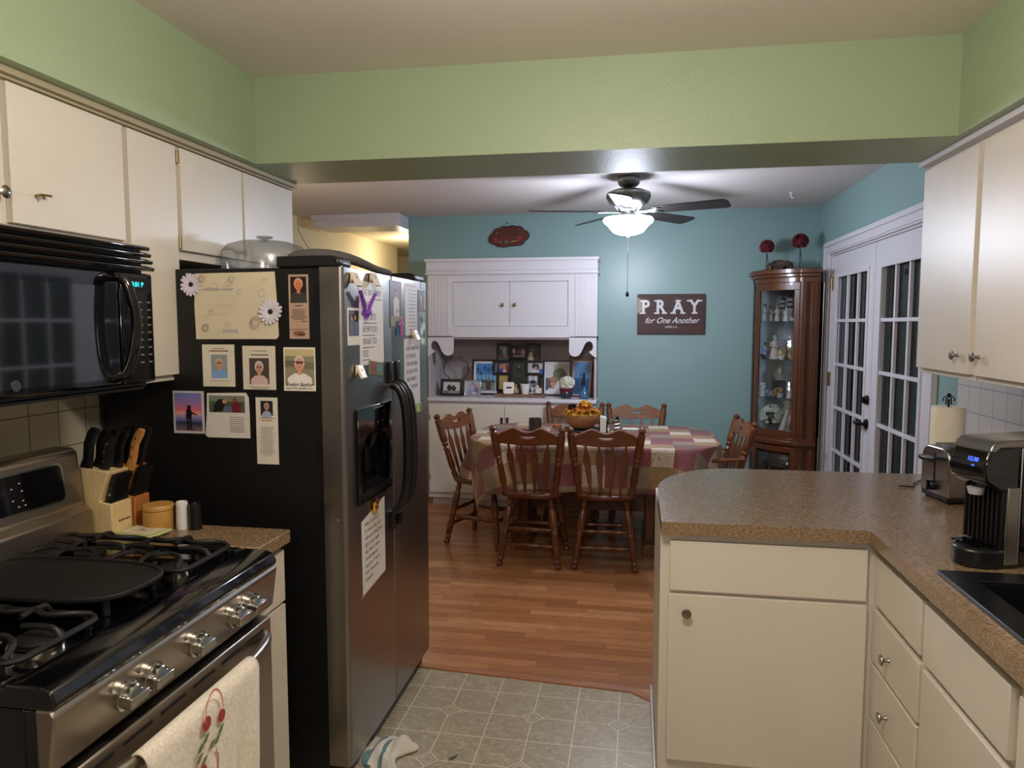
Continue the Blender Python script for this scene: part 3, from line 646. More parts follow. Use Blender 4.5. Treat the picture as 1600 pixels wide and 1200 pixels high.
for (y, z) in ((1.36, .61), (1.415, .60), (1.34, .60), (1.335, .58), (1.35, .565), (1.345, .52), (1.38, .45), (1.37, .47), (1.40, .44), (1.35, .43), (1.40, .585), (1.38, .585)):
    emb(y, z, [(-.012, -.004), (0, -.007), (.012, .006), (0, .007)], '6f7a45')
for k in range(14):
    a = PI*k/14; b = PI*(k+1)/14
    emb(1.392, .645, [(.027*math.cos(a), .045*math.sin(a)), (.031*math.cos(a), .05*math.sin(a)), (.031*math.cos(b), .05*math.sin(b)), (.027*math.cos(b), .045*math.sin(b))], 'd98d74')
for k in range(12):
    z = .56-.012*k; emb(1.395+.006*math.sin(k*.9), z, [(-.002, -.007), (.002, -.007), (.002, .007), (-.002, .007)], 'cf7f62')
for k in range(8):
    emb(1.41+k*.012, .40+k*.004, [(-.007, -.004), (.007, -.001), (.007, .004), (-.007, .002)], 'c25548')
e = em.build('embroidery', 'print', tw, fix=False)

# ================================================================ LEFT COUNTER
m = MB(); m.box(XL, 1.782, .874, -1.005, 1.965, .914); tag(m.build('countertop', 'laminate', bevel=.004), 'short brown laminate countertop between range and refrigerator', 'countertop')
t = thing('base_cabinet', 'narrow cream base cabinet between the range and the refrigerator', 'cabinet', (-1.4, 1.87, 0))
m = MB(); m.box(XL, 1.785, .1, -1.04, 1.96, .874); m.box(XL, 1.80, 0, -1.10, 1.95, .1); m.build('body', 'cabinet_paint', t, bevel=.002)
m = MB(); m.box(-1.04, 1.79, .70, -1.022, 1.955, .855); m.build('drawer', 'cabinet_paint', t, bevel=.0016)
m = MB(); m.box(-1.04, 1.79, .12, -1.022, 1.955, .69); m.build('door', 'cabinet_paint', t, bevel=.0016)
# knife blocks
def block(name, label, x, y0, y1, sc, mat):
    t = thing(name, label, 'knife block', (x-.05, (y0+y1)/2, .914))
    pr = [(0, 0), (0, .095), (-.038, .102), (-.004, .187), (-.095, .2), (-.082, .07), (-.064, 0)]
    m = MB(); m.prism([(x+a*sc, .914+b*sc) for a, b in pr], 'y', y0, y1); m.build('body', mat, t, bevel=.002)
    m = MB()
    for k in range(6):
        yy = y0+(y1-y0)*(k+.6)/6.3; m.box(x-.033*sc, yy-.0013, .914+.098*sc, x-.003*sc, yy+.0013, .914+.1025*sc)
    m.build('slots', 'vent_dark', t)
    return t
b1 = block('knife_block', 'pale pine knife block nearest the stove, full of black-handled knives', -1.468, 1.80, 1.885, 1, 'pine')
text('farberware', .011, (-1.4675, 1.853, .955), (0, 1, 0), (0, 0, 1), 'figure_dark', b1)
b2 = block('knife_block', 'reddish wood knife block behind the pale one', -1.462, 1.892, 1.958, 1.0, 'cherry_block')
def knife(p, d, L, w, th, label, group, mat='black_plastic', rivet=True, curve=.0, y_off=0):
    p = Vector(p); d = Vector(d).normalized(); side = Vector((d.z, 0, -d.x))
    t = thing('knife', label, 'knife', tuple(p), group)
    m = MB(); pts = [p-d*.02+side*0, p, p+d*L*.25+side*.002, p+d*L*.6-side*curve, p+d*L*.9+side*curve, p+d*L+side*curve*2]
    n = len(pts); ws = [w*.35, w*.6, w*.5, w*.5, w*.55, w*.4]
    vs = []; seg = 8
    for q, ww in zip(pts, ws):
        for k in range(seg):
            a = 2*PI*k/seg; vs.append(tuple(q+side*ww*math.cos(a)*1.0+Vector((0, 1, 0))*th*.5*math.sin(a)))
    fs = [(i*seg+k, i*seg+(k+1) % seg, (i+1)*seg+(k+1) % seg, (i+1)*seg+k) for i in range(n-1) for k in range(seg)]+[tuple(range(seg)), tuple((n-1)*seg+k for k in range(seg))]
    m.add(vs, fs, smooth=True); m.build('handle', mat, t)
    if rivet:
        for q in (.25, .5, .75):
            m = MB(); c = p+d*L*q+side*(-curve if q == .5 else 0); m.cyl(c-Vector((0, th*.53, 0)), c+Vector((0, th*.53, 0)), .0028, seg=8); m.build('rivet', 'nickel', t)
    return t
D1 = (.30, -.05, 1)
for k in range(6): knife((-1.484, 1.813+k*.0118, 1.015), (.28, .02, 1), .082, .022, .0074, 'small black steak knife in the front row of the pale knife block', 'steak knives in the pale block', curve=.0015)
for (x, y, L, w, lab) in ((-1.553, 1.812, .128, .036, 'large curved black knife handle standing leftmost in the pale knife block'), (-1.535, 1.838, .12, .032, 'thick black knife handle second from left in the pale knife block'), (-1.505, 1.826, .105, .028, 'black riveted knife handle at the front edge of the pale block top'), (-1.52, 1.858, .12, .028, 'black riveted knife handle in the middle of the pale block'), (-1.495, 1.868, .112, .026, 'black riveted knife handle at the right end of the pale block')):
    knife((x, y, 1.105), (.27, -.03, 1), L, w, .018, lab, None, rivet='riveted' in lab, curve=.004)
for k in range(5): knife((-1.478, 1.902+k*.0118, 1.015), (.34, .05, 1), .09, .022, .0074, 'small black steak knife in the front row of the reddish knife block', 'steak knives in the reddish block', curve=.0015, rivet=False)
knife((-1.475, 1.897, 1.103), (.33, .0, 1), .118, .026, .02, 'brown wooden-handled knife in the reddish knife block', None, 'handle_wood', curve=.003)
for k, (x, y) in enumerate(((-1.53, 1.905), (-1.52, 1.922), (-1.50, 1.93), (-1.49, 1.945), (-1.475, 1.93))): knife((x, y, 1.103), (.34, .02, 1), .13-.004*k, .026, .018, 'black-handled knife with metal butt at the back of the reddish knife block', 'kitchen knives in the reddish block', curve=.002)
t = thing('salt_cellar', 'round bamboo salt cellar with swivel lid beside the reddish knife block', 'canister', (-1.385, 1.91, .914))
m = MB(); m.lathe([(.04, .914), (.043, .918), (.043, .972), (.04, .974)], (-1.395, 1.905, 0), 28); m.build('jar', 'bamboo', t)
m = MB(); m.lathe([(.0435, .975), (.044, .978), (.044, .985), (.041, .989), (.002, .99)], (-1.395, 1.905, 0), 28); m.build('lid', 'bamboo', t)
m = MB(); m.lathe([(.0165, .914), (.0175, .918), (.0165, .985), (.0175, .992), (.016, .997), (.013, .997), (.012, .99), (.001, .99)], (-1.325, 1.915, 0), 20); tag(m.build('shaker', 'white_ceramic'), 'white cylindrical shaker beside a black one on the short counter', 'shaker')
m = MB(); m.lathe([(.0175, .914), (.0185, .918), (.0178, .985), (.017, .992), (.015, .992), (.014, .987), (.001, .987)], (-1.285, 1.92, 0), 20); tag(m.build('shaker', 'black_plastic'), 'black cylindrical shaker beside a white one on the short counter', 'shaker')
t = thing('trivet', 'square pale green ceramic trivet with a framed picture lying on the short counter', 'trivet', (-1.40, 1.84, .914), rotz=R(-8), local=True)
m = MB(); m.box(-.068, -.042, .004, .068, .045, .013); m.build('plate', 'green_glaze', t, bevel=.004)
m = MB(); m.box(-.05, -.030, .0128, .05, .032, .0138, 'd9d0b8'); m.box(-.03, -.012, .0137, .025, .016, .0142, 'b8a78e'); m.box(-.026, -.009, .014, .021, .013, .0145, 'd8cdb5'); m.box(-.012, -.004, .0144, .008, .006, .0148, '6b5b6b'); m.build('picture', 'print', t, fix=False)
m = MB()
for a in (-1, 1):
    for b in (-1, 1): m.lathe([(.006, 0), (.006, .005)], (a*.055, b*.033, 0), 10)
m.build('feet', 'black_plastic', t)

# ================================================================ REFRIGERATOR
FX = -.896; FY0, FY1, FYS = 2.13, 3.045, 2.578
t = thing('refrigerator', 'side-by-side stainless steel refrigerator with black sides and black handles', 'refrigerator', (-1.3, 2.59, 0))
m = MB(); m.box(-1.745, FY0+.008, .03, -.985, FY1-.008, 1.70); m.build('body', 'black_texture', t, bevel=.004)
m = MB(); m.box(-.99, FY0+.004, .02, -.972, FY1-.004, 1.697); m.build('door_gasket', 'black_plastic', t)
def rdoor(m, ya, yb, za, zb, ra, rb):
    pts = [(-.972, ya)]
    for k in range(6): a = R(-90+18*k); pts.append((FX-ra+ra*math.cos(a), ya+ra+ra*math.sin(a)))
    for k in range(6): a = R(18*k); pts.append((FX-rb+rb*math.cos(a), yb-rb+rb*math.sin(a)))
    pts.append((-.972, yb)); m.prism(pts, 'z', za, zb)
# freezer door is built round the dispenser opening
m = MB(); dy0, dy1, dz0, dz1 = 2.225, 2.535, .935, 1.235
rdoor(m, FY0, FYS, dz1, 1.70, .014, .005); rdoor(m, FY0, FYS, .075, dz0, .014, .005); rdoor(m, FY0, dy0, dz0, dz1, .014, .0005); rdoor(m, dy1, FYS, dz0, dz1, .0005, .005)
fd = m.build('freezer_door', 'stainless', t)
m = MB(); rdoor(m, FYS+.006, FY1, .075, 1.70, .005, .014); rd = m.build('refrigerator_door', 'stainless', t)
m = MB(); m.box(-1.0, FY0+.01, .0, -.93, FY1-.01, .07); m.build('kick_grille', 'black_plastic', t, bevel=.003)
# dispenser
m = MB(); cx = FX-.055
m.box(cx-.01, dy0, dz0, cx, dy1, dz1)
m.frame([(dy0-.01, dz0-.012), (dy1+.01, dz0-.012), (dy1+.01, dz1+.01), (dy0-.01, dz1+.01)], [(dy0+.012, dz0+.02), (dy1-.012, dz0+.02), (dy1-.012, dz1-.085), (dy0+.012, dz1-.085)], 'x', FX-.01, FX+.010)
m.box(cx, dy0, dz0, FX, dy0+.012, dz1); m.box(cx, dy1-.012, dz0, FX, dy1, dz1); m.box(cx, dy0, dz1-.09, FX, dy1, dz1)
dp = m.build('dispenser', 'black_gloss', fd, bevel=.003)
m = MB(); m.box(cx, dy0+.012, dz0, FX+.012, dy1-.012, dz0+.022)
for k in range(9): m.box(cx+.006, dy0+.03+k*.028, dz0+.022, FX+.008, dy0+.036+k*.028, dz0+.026)
m.build('drip_grille', 'black_plastic', fd)
m = MB()
pts = []
for k in range(13): a = PI*k/12; pts.append(((dy0+dy1)/2+(dy1-dy0)/2*.92*math.cos(a), dz1-.135+.05*math.sin(a)))
pts = pts+[(dy0+.012, dz1-.085), (dy1-.012, dz1-.085)]; m.prism(pts, 'x', FX-.02, FX+.004)
m.turned((cx+.03, dy0+.1, dz1-.09), (cx+.02, dy0+.1, dz1-.15), [(0, .02), (.6, .016), (1, .008)]); m.turned((cx+.03, dy0+.21, dz1-.09), (cx+.02, dy0+.21, dz1-.15), [(0, .02), (.6, .016), (1, .008)])
m.box(cx+.002, dy0+.08, dz0+.06, cx+.012, dy0+.12, dz1-.14); m.box(cx+.002, dy0+.19, dz0+.06, cx+.012, dy0+.23, dz1-.14); m.build('paddles', 'black_plastic', fd, bevel=.002)
m = MB(); m.box(FX+.0103, dy0+.13, dz1-.004, FX+.011, dy0+.22, dz1+.001); m.build('badge', 'button_grey', fd)
for k in range(3): m = MB(); m.box(FX+.0103, dy0+.12+k*.045, dz1-.056, FX+.011, dy0+.127+k*.045, dz1-.051); m.build('button_mark', 'button_grey', fd)
# handles
def fhandle(y, par, dy):
    pts = [(FX+.008, y, 1.30), (FX+.028, y, 1.295), (FX+.05, y+dy*.3, 1.26), (FX+.062, y+dy*.8, 1.19), (FX+.067, y+dy, 1.05), (FX+.062, y+dy*.8, .93), (FX+.045, y+dy*.3, .855), (FX+.02, y, .83), (FX+.008, y, .825)]
    m = MB(); m.tube(smooth_path(pts), .0162, 12); h = m.build('handle', 'black_plastic', par)
    for za, zb in ((1.30, 1.385), (.755, .83)):
        m = MB(); m.box(FX-.001, y-.014, za, FX+.016, y+.014, zb); m.build('end_cap', 'black_plastic', h, bevel=.004)
        m = MB(); zz = 1.301 if za > 1 else .827; m.box(FX, y-.0155, zz-.003, FX+.0175, y+.0155, zz+.003); m.build('end_ring', 'chrome', h)
fhandle(FYS-.034, fd, .005); fhandle(FYS+.04, rd, .005)
for ya, yb in ((FY0-.002, FY0+.10), (FY1-.13, FY1+.0)):
    m = MB(); m.prism([(-1.115, 1.70), (-.915, 1.70), (-.905, 1.71), (-.91, 1.728), (-.93, 1.735), (-1.115, 1.735)], 'y', ya, yb); m.build('hinge_cover', 'black_plastic', t, bevel=.005)
m = MB(); m.cyl((FX-.022, FY0+.03, 1.70), (FX-.022, FY0+.03, 1.722), .009); m.build('hinge_pin', 'chrome', t)
m = MB(); m.turned((FX-.03, FY0, .90), (FX-.03, FY0-.0035, .90), [(0, .004), (1, .002)], 10); m.build('screw_plug', 'chrome', fd)

# ---------------------------------------------------------------- flat papers with printed art
def art(m, O, U, V, w, h, els, e0=.0004):
    """els in 0..1 coordinates of the sheet, stacked outward; everything clipped inside by construction"""
    O = Vector(O); U = Vector(U).normalized(); V = Vector(V).normalized(); N = U.cross(V); e = e0
    for el in els:
        k = el[0]; c = el[-1]; e += .00012
        if k == 'r': x0, y0, x1, y1 = el[1:5]; pts = [(x0, y0), (x1, y0), (x1, y1), (x0, y1)]
        elif k == 'e':
            cx_, cy_, rx_, ry_ = el[1:5]; pts = [(cx_+rx_*math.cos(2*PI*i/14), cy_+ry_*math.sin(2*PI*i/14)) for i in range(14)]
        else: pts = el[1]
        m.add([tuple(O+U*(p[0]-.5)*w+V*(p[1]-.5)*h+N*e) for p in pts], [tuple(range(len(pts)))], c)
    return m
def lines(x0, x1, y1, n, dy, col='6b6560', th=.008, rag=.12, centre=True, seed=1):
    r = random.Random(seed); o = []
    for i in range(n):
        q = r.random()*rag*(x1-x0); y = y1-i*dy
        o.append(('r', x0+(q if centre else 0), y-th/2, x1-q, y+th/2, col))
    return o
def sheet(m, O, U, V, w, h, col, th=.0006, out=None, curl=0):
    O = Vector(O); U = Vector(U).normalized(); V = Vector(V).normalized(); N = U.cross(V)
    o = out or [(0, 0), (1, 0), (1, 1), (0, 1)]; n = len(o); vs = []
    for e in (0, th): vs += [tuple(O+U*(p[0]-.5)*w+V*(p[1]-.5)*h+N*e) for p in o]
    m.add(vs, [tuple(range(n))[::-1], tuple(range(n, 2*n))]+[(i, (i+1) % n, n+(i+1) % n, n+i) for i in range(n)], col)
def grad(x0, y0, x1, y1, stops, n=22):
    o = []
    for i in range(n):
        u = (i+.5)/n
        for (a, ca), (b, cb) in zip(stops, stops[1:]):
            if a <= u <= b:
                k = (u-a)/(b-a); c = '%02x%02x%02x' % tuple(int(int(ca[j:j+2], 16)*(1-k)+int(cb[j:j+2], 16)*k) for j in (0, 2, 4)); break
        o.append(('r', x0, y0+(y1-y0)*i/n, x1, y0+(y1-y0)*(i+1)/n, c))
    return o
def person(x, y, s, skin='c98f70', hair='6a5848', shirt='8fa4c0', glasses=False, body=2.0, asp=1.0, hat=None):
    """head centre x,y ; s head half height ; asp: width/height correction"""
    a = asp; o = [('p', [(x-s*body*a, y-s*3.3), (x-s*body*.93*a, y-s*2.0), (x-s*.9*a, y-s*1.35), (x+s*.9*a, y-s*1.35), (x+s*body*.93*a, y-s*2.0), (x+s*body*a, y-s*3.3)], shirt),
         ('r', x-s*.35*a, y-s*1.55, x+s*.35*a, y-s*.7, skin), ('e', x, y+s*.18, s*.95*a, s*1.08, hair), ('e', x, y-s*.08, s*.74*a, s*.95, skin)]
    if glasses: o += [('r', x-s*.55*a, y+s*.02, x-s*.08*a, y+s*.24, '3a3030'), ('r', x+s*.08*a, y+s*.02, x+s*.55*a, y+s*.24, '3a3030')]
    else: o += [('r', x-s*.42*a, y+s*.08, x-s*.16*a, y+s*.18, '4a3028'), ('r', x+s*.16*a, y+s*.08, x+s*.42*a, y+s*.18, '4a3028')]
    o += [('p', [(x-s*.08*a, y-s*.3), (x+s*.08*a, y-s*.3), (x, y+s*.05)], 'b07858'), ('r', x-s*.25*a, y-s*.55, x+s*.25*a, y-s*.46, 'a05048')]
    if hat: o += [('e', x, y+s*.75, s*.95*a, s*.42, hat), ('r', x-s*1.15*a, y+s*.5, x+s*1.15*a, y+s*.66, hat)]
    return o
SY = 2.1375; SU, SV = (1, 0, 0), (0, 0, 1)
kx = SY/2.15
def side_paper(x0, x1, z0, z1, col, els, label, cat, out=None, name='paper'):
    x0, x1 = x0*kx, x1*kx; z0 = 1.5223+(z0-1.5223)*kx; z1 = 1.5223+(z1-1.5223)*kx
    m = MB(); O = ((x0+x1)/2, SY-.0005, (z0+z1)/2); sheet(m, O, SU, SV, x1-x0, z1-z0, col, out=out); art(m, O, SU, SV, x1-x0, z1-z0, els, .0007)
    o = m.build(name, 'print', fix=False); tag(o, label, cat); return o, O, x1-x0, z1-z0
# child drawing
spiral = []
def ring(cx_, cy_, r, col='b08f9f', n=20, tw=.004, asp=.7, turns=1.0):
    o = []
    k = int(n*turns)
    for i in range(k):
        a, b = 2*PI*i/n, 2*PI*(i+1)/n; r0 = r*(1-.6*i/k*(turns > 1)); r1 = r*(1-.6*(i+1)/k*(turns > 1))
        o.append(('p', [(cx_+asp*r0*math.cos(a), cy_+r0*math.sin(a)), (cx_+asp*(r0+tw*2)*math.cos(a), cy_+(r0+tw*2)*math.sin(a)), (cx_+asp*(r1+tw*2)*math.cos(b), cy_+(r1+tw*2)*math.sin(b)), (cx_+asp*r1*math.cos(b), cy_+r1*math.sin(b))], col))
    return o
els = []
for a in ((.13, .17, .06, 2.6), (.74, .25, .09, 2.8), (.13, .9, .055, 2.4), (.5, .88, .05, 2), (.3, .78, .05, 1), (.26, .4, .04, 1.5), (.6, .7, .03, 1), (.9, .86, .03, 1.2), (.46, .22, .03, 1), (.88, .68, .05, 1)): els += ring(a[0], a[1], a[2], 'ad8892' if a[2] > .05 else 'a89a8c', turns=a[3], tw=.004)
for i, (x, y, w) in enumerate(((.34, .64, .32), (.36, .58, .3), (.4, .5, .34), (.34, .48, .2), (.1, .05, .44))): els.append(('r', x, y, x+w, y+.006, 'c5bba4'))
o, O, w, h = side_paper(-1.414, -1.122, 1.474, 1.689, 'd9cfb2', els, 'large cream sheet with a faint child drawing held by two daisies on the refrigerator side', 'drawing', out=[(.01, 0), (.97, .005), (1, .05), (.99, .5), (.97, 1), (.02, .985), (.0, .5)], name='child_drawing')
text('mom', .026, (O[0]-.02, O[1]-.0025, O[2]-.078), SU, SV, 'purple_lav', o, ext=.0002); text('welcome home', .017, (O[0]-.06, O[1]-.0025, O[2]+.055), SU, SV, 'purple_lav', o, ext=.0002)
def daisy(x, z, r, label):
    x *= kx; t = thing('flower_magnet', label, 'magnet', (x, SY, z))
    m = MB(); rr_ = random.Random(int(x*1000))
    for ring_, n, rad in ((0, 16, r), (1, 12, r*.72)):
        for k in range(n):
            a = 2*PI*k/n+ring_*.2+rr_.uniform(-.05, .05); d = Vector((math.cos(a), 0, math.sin(a))); p = Vector((-math.sin(a), 0, math.cos(a))); L = rad*rr_.uniform(.92, 1.05); w = r*.15
            c = Vector((x, SY-.004-ring_*.002, z)); pts = [c+d*.15*r, c+d*.6*L+p*w-Vector((0, .003, 0)), c+d*L*.95+p*w*.7-Vector((0, .004, 0)), c+d*L-Vector((0, .004, 0)), c+d*L*.95-p*w*.7-Vector((0, .004, 0)), c+d*.6*L-p*w-Vector((0, .003, 0))]
            n0 = len(pts); m.add([tuple(q) for q in pts]+[tuple(q+Vector((0, .0012, 0))) for q in pts], [tuple(range(n0)), tuple(range(n0, 2*n0))[::-1]]+[(i, (i+1) % n0, n0+(i+1) % n0, n0+i) for i in range(n0)])
    m.build('petals', 'daisy_white', t)
    m = MB(); m.ball((x, SY-.007, z), r*.2, 12, sc=(1, .5, 1)); m.build('flower_centre', 'eye_brown', t)
daisy(-1.42, 1.65, .038, 'white daisy magnet at the top left corner of the child drawing'); daisy(-1.146, 1.562, .041, 'white daisy magnet at the right edge of the child drawing')
side_paper(-1.085, -1.018, 1.476, 1.679, 'b89c88', [('r', .1, .64, .9, .965, '241c18')]+person(.5, .84, .085, 'cf7a52', 'd9a080', '3a3c34', False, 1.8, 2.8)+lines(.12, .88, .58, 1, .03, '5c4438')+[('r', .3, .51, .7, .525, '6a4e40')]+lines(.1, .9, .46, 8, .022, '7a5c4c', .006, .2, seed=3)+[('r', .6, .27, .92, .278, '6a4e40'), ('r', .05, .15, .95, .156, '7a5c4c'), ('e', .5, .09, .3, .035, '8a5a3c'), ('e', .62, .07, .2, .02, '6a4030')], 'tan bookmark card with a bald man photo at the top right of the refrigerator side', 'card', name='memorial_card')
side_paper(-1.392, -1.278, 1.32, 1.457, 'e0d9c6', [('r', .27, .2, .77, .76, '8f9aa0')]+person(.52, .55, .11, 'cf9878', 'c9b48e', '7fa8d8', True, 2.0, 1.15)+[('r', .27, .05, .77, .2, 'e0d9c6'), ('r', .35, .9, .7, .915, '9a928a'), ('r', .22, .84, .82, .86, '8a5a40')]+lines(.22, .84, .14, 1, .04, '6b6560'), 'cream card with a blonde woman in a blue top on the refrigerator side', 'card', name='memorial_card')
side_paper(-1.250, -1.136, 1.312, 1.453, 'dcd4c0', [('r', .2, .12, .8, .72, '4c4440')]+person(.5, .5, .13, 'd09a84', 'd5cbc6', 'd4b6b2', True, 1.9, 1.1)+[('r', .2, .0, .8, .12, 'dcd4c0'), ('r', .3, .88, .75, .895, 'a0988c'), ('r', .27, .79, .8, .81, '6a5a50')]+lines(.2, .85, .06, 2, .04, '8b8580', .015), 'cream card with a white-haired person in a pink shirt, middle of the refrigerator side row', 'card', name='memorial_card')
o, O, w, h = side_paper(-1.108, -1.0, 1.31, 1.449, 'ece6d8', [('r', .04, .12, .96, .96, '8f8a72'), ('r', .04, .8, .96, .96, 'c9b98c'), ('r', .04, .55, .35, .7, '6e6a58'), ('r', .65, .5, .96, .66, '777260')]+person(.5, .62, .16, 'd69a7c', 'd8cdbc', 'ece6e0', True, 2.3, 1.1)+[('r', .3, .66, .7, .68, '7a3040'), ('r', .0, .0, 1, .13, 'ece6d8')], 'card with a smiling white-haired woman in glasses and white top, rightmost of the middle row', 'card', name='memorial_card')
text('Evelyn Spyker', .0165, (O[0]-.0, O[1]-.0042, O[2]-.048), SU, SV, 'figure_dark', o, ext=.0002, shear=.4); text('JUNE 13, 1940 - JANUARY 6, 2022', .0062, (O[0], O[1]-.0042, O[2]-.061), SU, SV, 'figure_dark', o, ext=.0002)
side_paper(-1.504, -1.392, 1.163, 1.304, 'c9c4c4', grad(.07, .06, .93, .95, [(0, '8a6a70'), (.14, '5a4a60'), (.2, '2c3050'), (.3, '6a70a0'), (.42, 'b89ab0'), (.46, 'e8a890'), (.56, 'd86a7c'), (.72, 'a478a8'), (1, '6a7cc0')])+[
    ('e', .53, .62, .06, .05, '15141c'), ('p', [(.42, .36), (.44, .56), (.5, .6), (.58, .58), (.62, .5), (.6, .34)], '15141c'), ('p', [(.58, .52), (.78, .46), (.78, .44), (.58, .48)], '15141c'), ('r', .46, .12, .51, .36, '15141c'), ('r', .55, .12, .6, .36, '15141c'), ('r', .4, .1, .68, .12, '15141c')], 'sunset beach photograph with a dark standing silhouette on the refrigerator side', 'photo', name='photograph')
side_paper(-1.390, -1.231, 1.152, 1.301, 'dad5cc', [('r', .1, .56, .9, .93, '4e5646'), ('r', .1, .8, .9, .93, '7a8470'), ('p', [(.18, .56), (.22, .72), (.3, .84), (.42, .86), (.46, .74), (.4, .6)], '1c1a1c'), ('e', .45, .8, .05, .05, 'c08a68'), ('p', [(.4, .56), (.46, .7), (.6, .7), (.66, .56)], '5c6c84'), ('p', [(.62, .56), (.6, .72), (.7, .84), (.82, .74), (.8, .56)], '6e2430'), ('e', .68, .84, .05, .05, '8a4a38')]+lines(.56, .9, .46, 8, .045, '8b8580', .01, .1, False, 5), 'small cream flyer with a family photo below the blonde woman card', 'flyer', out=[(.0, .04), (.06, 0), (1, .0), (1, .5), (.99, .9), (.93, 1), (.06, .98), (.04, .5)], name='flyer')
side_paper(-1.209, -1.133, 1.069, 1.287, 'e3dccb', [('r', .22, .73, .78, .95, '2a2430')]+person(.5, .86, .05, 'c08a74', 'b0a8a0', '9fb0c4', True, 1.7, 2.6)+[('r', .15, .69, .85, .7, 'b08a60'), ('r', .25, .655, .75, .668, 'b08a60')]+lines(.12, .88, .56, 20, .022, '8b8578', .005, .25, seed=9), 'long narrow white bookmark card hanging lowest on the refrigerator side', 'card', name='memorial_card')
# ---------------------------------------------------------------- papers on the refrigerator front
FU, FV = (0, 1, 0), (0, 0, 1)
def front_paper(y0, y1, z0, z1, col, els, label, cat, out=None, name='paper', off=0):
    m = MB(); O = (FX+.0005+off, (y0+y1)/2, (z0+z1)/2); sheet(m, O, FU, FV, y1-y0, z1-z0, col, out=out); art(m, O, FU, FV, y1-y0, z1-z0, els, .0007)
    o = m.build(name, 'print', fix=False); tag(o, label, cat); return o, O
o, O = front_paper(2.262, 2.49, 1.387, 1.668, 'e2ddda', [], 'white sheet of large handwritten capitals beginning EAT IN A WAY on the freezer door', 'note', name='handwritten_note', out=[(0, 0), (.5, -.01), (1, .0), (.99, .5), (1, .97), (.0, 1.0)])
for k, s_ in enumerate(('EAT IN A WAY', 'THAT', 'SUPPORTS', 'HOW YOU', 'WANT TO', 'FEEL.')):
    text(s_, .034, (O[0]+.002, 2.285, 1.628-.041*k), FU, FV, 'figure_dark', o, ext=.0002, align='LEFT', sx=.8, bold=-.0009)
m = MB()
for a, b, k in ((2.36, 2.475, 0), (2.285, 2.42, 2), (2.285, 2.40, 3), (2.285, 2.395, 4), (2.285, 2.35, 5)): m.box(FX+.0018, a, 1.607-.041*k, FX+.0022, b, 1.609-.041*k)
m.build('underlines', 'figure_dark', o)
o, O = front_paper(2.722, 2.93, 1.165, 1.465, 'dedadb', [], 'white handwritten sheet hanging lower on the right refrigerator door', 'note', name='handwritten_note')
for k, s_ in enumerate(("DON'T WORRY AND", 'LET IT BE LIGHT,', 'YOU CAN LEARN', 'AS LONG AS YOU', 'TAKE A MINUTE', 'TO BE CALM AND', 'REST')): text(s_, .024, (O[0]+.002, 2.745, 1.425-.031*k), FU, FV, 'figure_dark', o, ext=.0002, align='LEFT', sx=.75, bold=-.0007)
o, O = front_paper(2.248, 2.475, .605, .89, 'dfd8cf', [], 'white handwritten sheet hanging below the ice dispenser', 'note', name='handwritten_note', out=[(.02, -.03), (.04, 0), (1, .06), (1, .5), (1, 1.03), (.0, .9)])
for k, s_ in enumerate(('what if instead of', "it's about that, and", 'when you bring that', 'light every single', 'day, that is when', 'transformation', 'happens. Trust in', 'your slow path,', 'beautiful')): text(s_, .021, (O[0]+.002, 2.275, .845-.024*k), FU, FV, 'figure_dark', o, ext=.0002, align='LEFT', sx=.95, shear=.1, bold=-.0006)
o, O = front_paper(2.16, 2.262, 1.455, 1.575, 'd8d3c8', [('r', .1, .25, .93, .93, '2a2426'), ('e', .35, .72, .09, .07, 'c08a70'), ('e', .62, .74, .09, .07, 'b88068'), ('p', [(.15, .25), (.2, .6), (.45, .64), (.5, .25)], '5a5060'), ('p', [(.5, .25), (.5, .6), (.8, .62), (.88, .25)], '3a4460')], 'instant photo of people under the purple clip on the freezer door', 'photo', name='photograph')
front_paper(2.562, 2.70, 1.51, 1.685, '3a3540', [('r', .05, .5, .95, .97, '6e4a58'), ('r', .05, .03, .95, .25, '8a7a4a'), ('p', [(.3, .25), (.3, .6), (.5, .68), (.75, .6), (.78, .25)], 'cfc6c6'), ('e', .52, .76, .12, .07, 'c58c78'), ('e', .52, .8, .13, .05, '5a4438'), ('p', [(.5, .3), (.8, .36), (.8, .4), (.5, .4)], 'c58c78')], 'tall photo of a person in a white shirt on the right refrigerator door', 'photo', name='photograph')
front_paper(2.735, 2.895, 1.478, 1.688, 'dcd6d6', [('r', .1, .93, .9, .945, 'b06060')]+lines(.3, .95, .86, 12, .068, '77727a', .012, .3, False, 4), 'narrow printed list at the top of the right refrigerator door', 'note', name='printed_list', out=[(.06, 0), (1, 0), (1, 1), (0, .98)])
front_paper(2.915, 3.02, 1.575, 1.665, '2e2a30', [('e', .4, .6, .14, .2, 'c08a70'), ('p', [(.1, .05), (.2, .45), (.6, .45), (.7, .05)], '8a5a50'), ('r', .75, .1, .95, .95, '8fa0b8')], 'small dark portrait photo at the far edge of the right refrigerator door', 'photo', name='photograph')
front_paper(2.93, 3.03, 1.43, 1.57, '7e9a90', [('e', .3, .8, .2, .12, '2e4a3c'), ('e', .6, .6, .25, .12, 'd0dcd4'), ('e', .3, .45, .2, .12, 'e0e4dc'), ('e', .65, .35, .2, .1, '4a6c5c'), ('e', .45, .15, .3, .1, 'd8e0d8'), ('e', .5, .88, .14, .07, 'b8a850')], 'green and white patterned card at the far edge of the right refrigerator door', 'card', name='picture_card')
front_paper(2.95, 3.02, 1.672, 1.698, 'a8b8cc', [], 'pale blue tag at the top far edge of the right refrigerator door', 'tag', name='paper_tag')
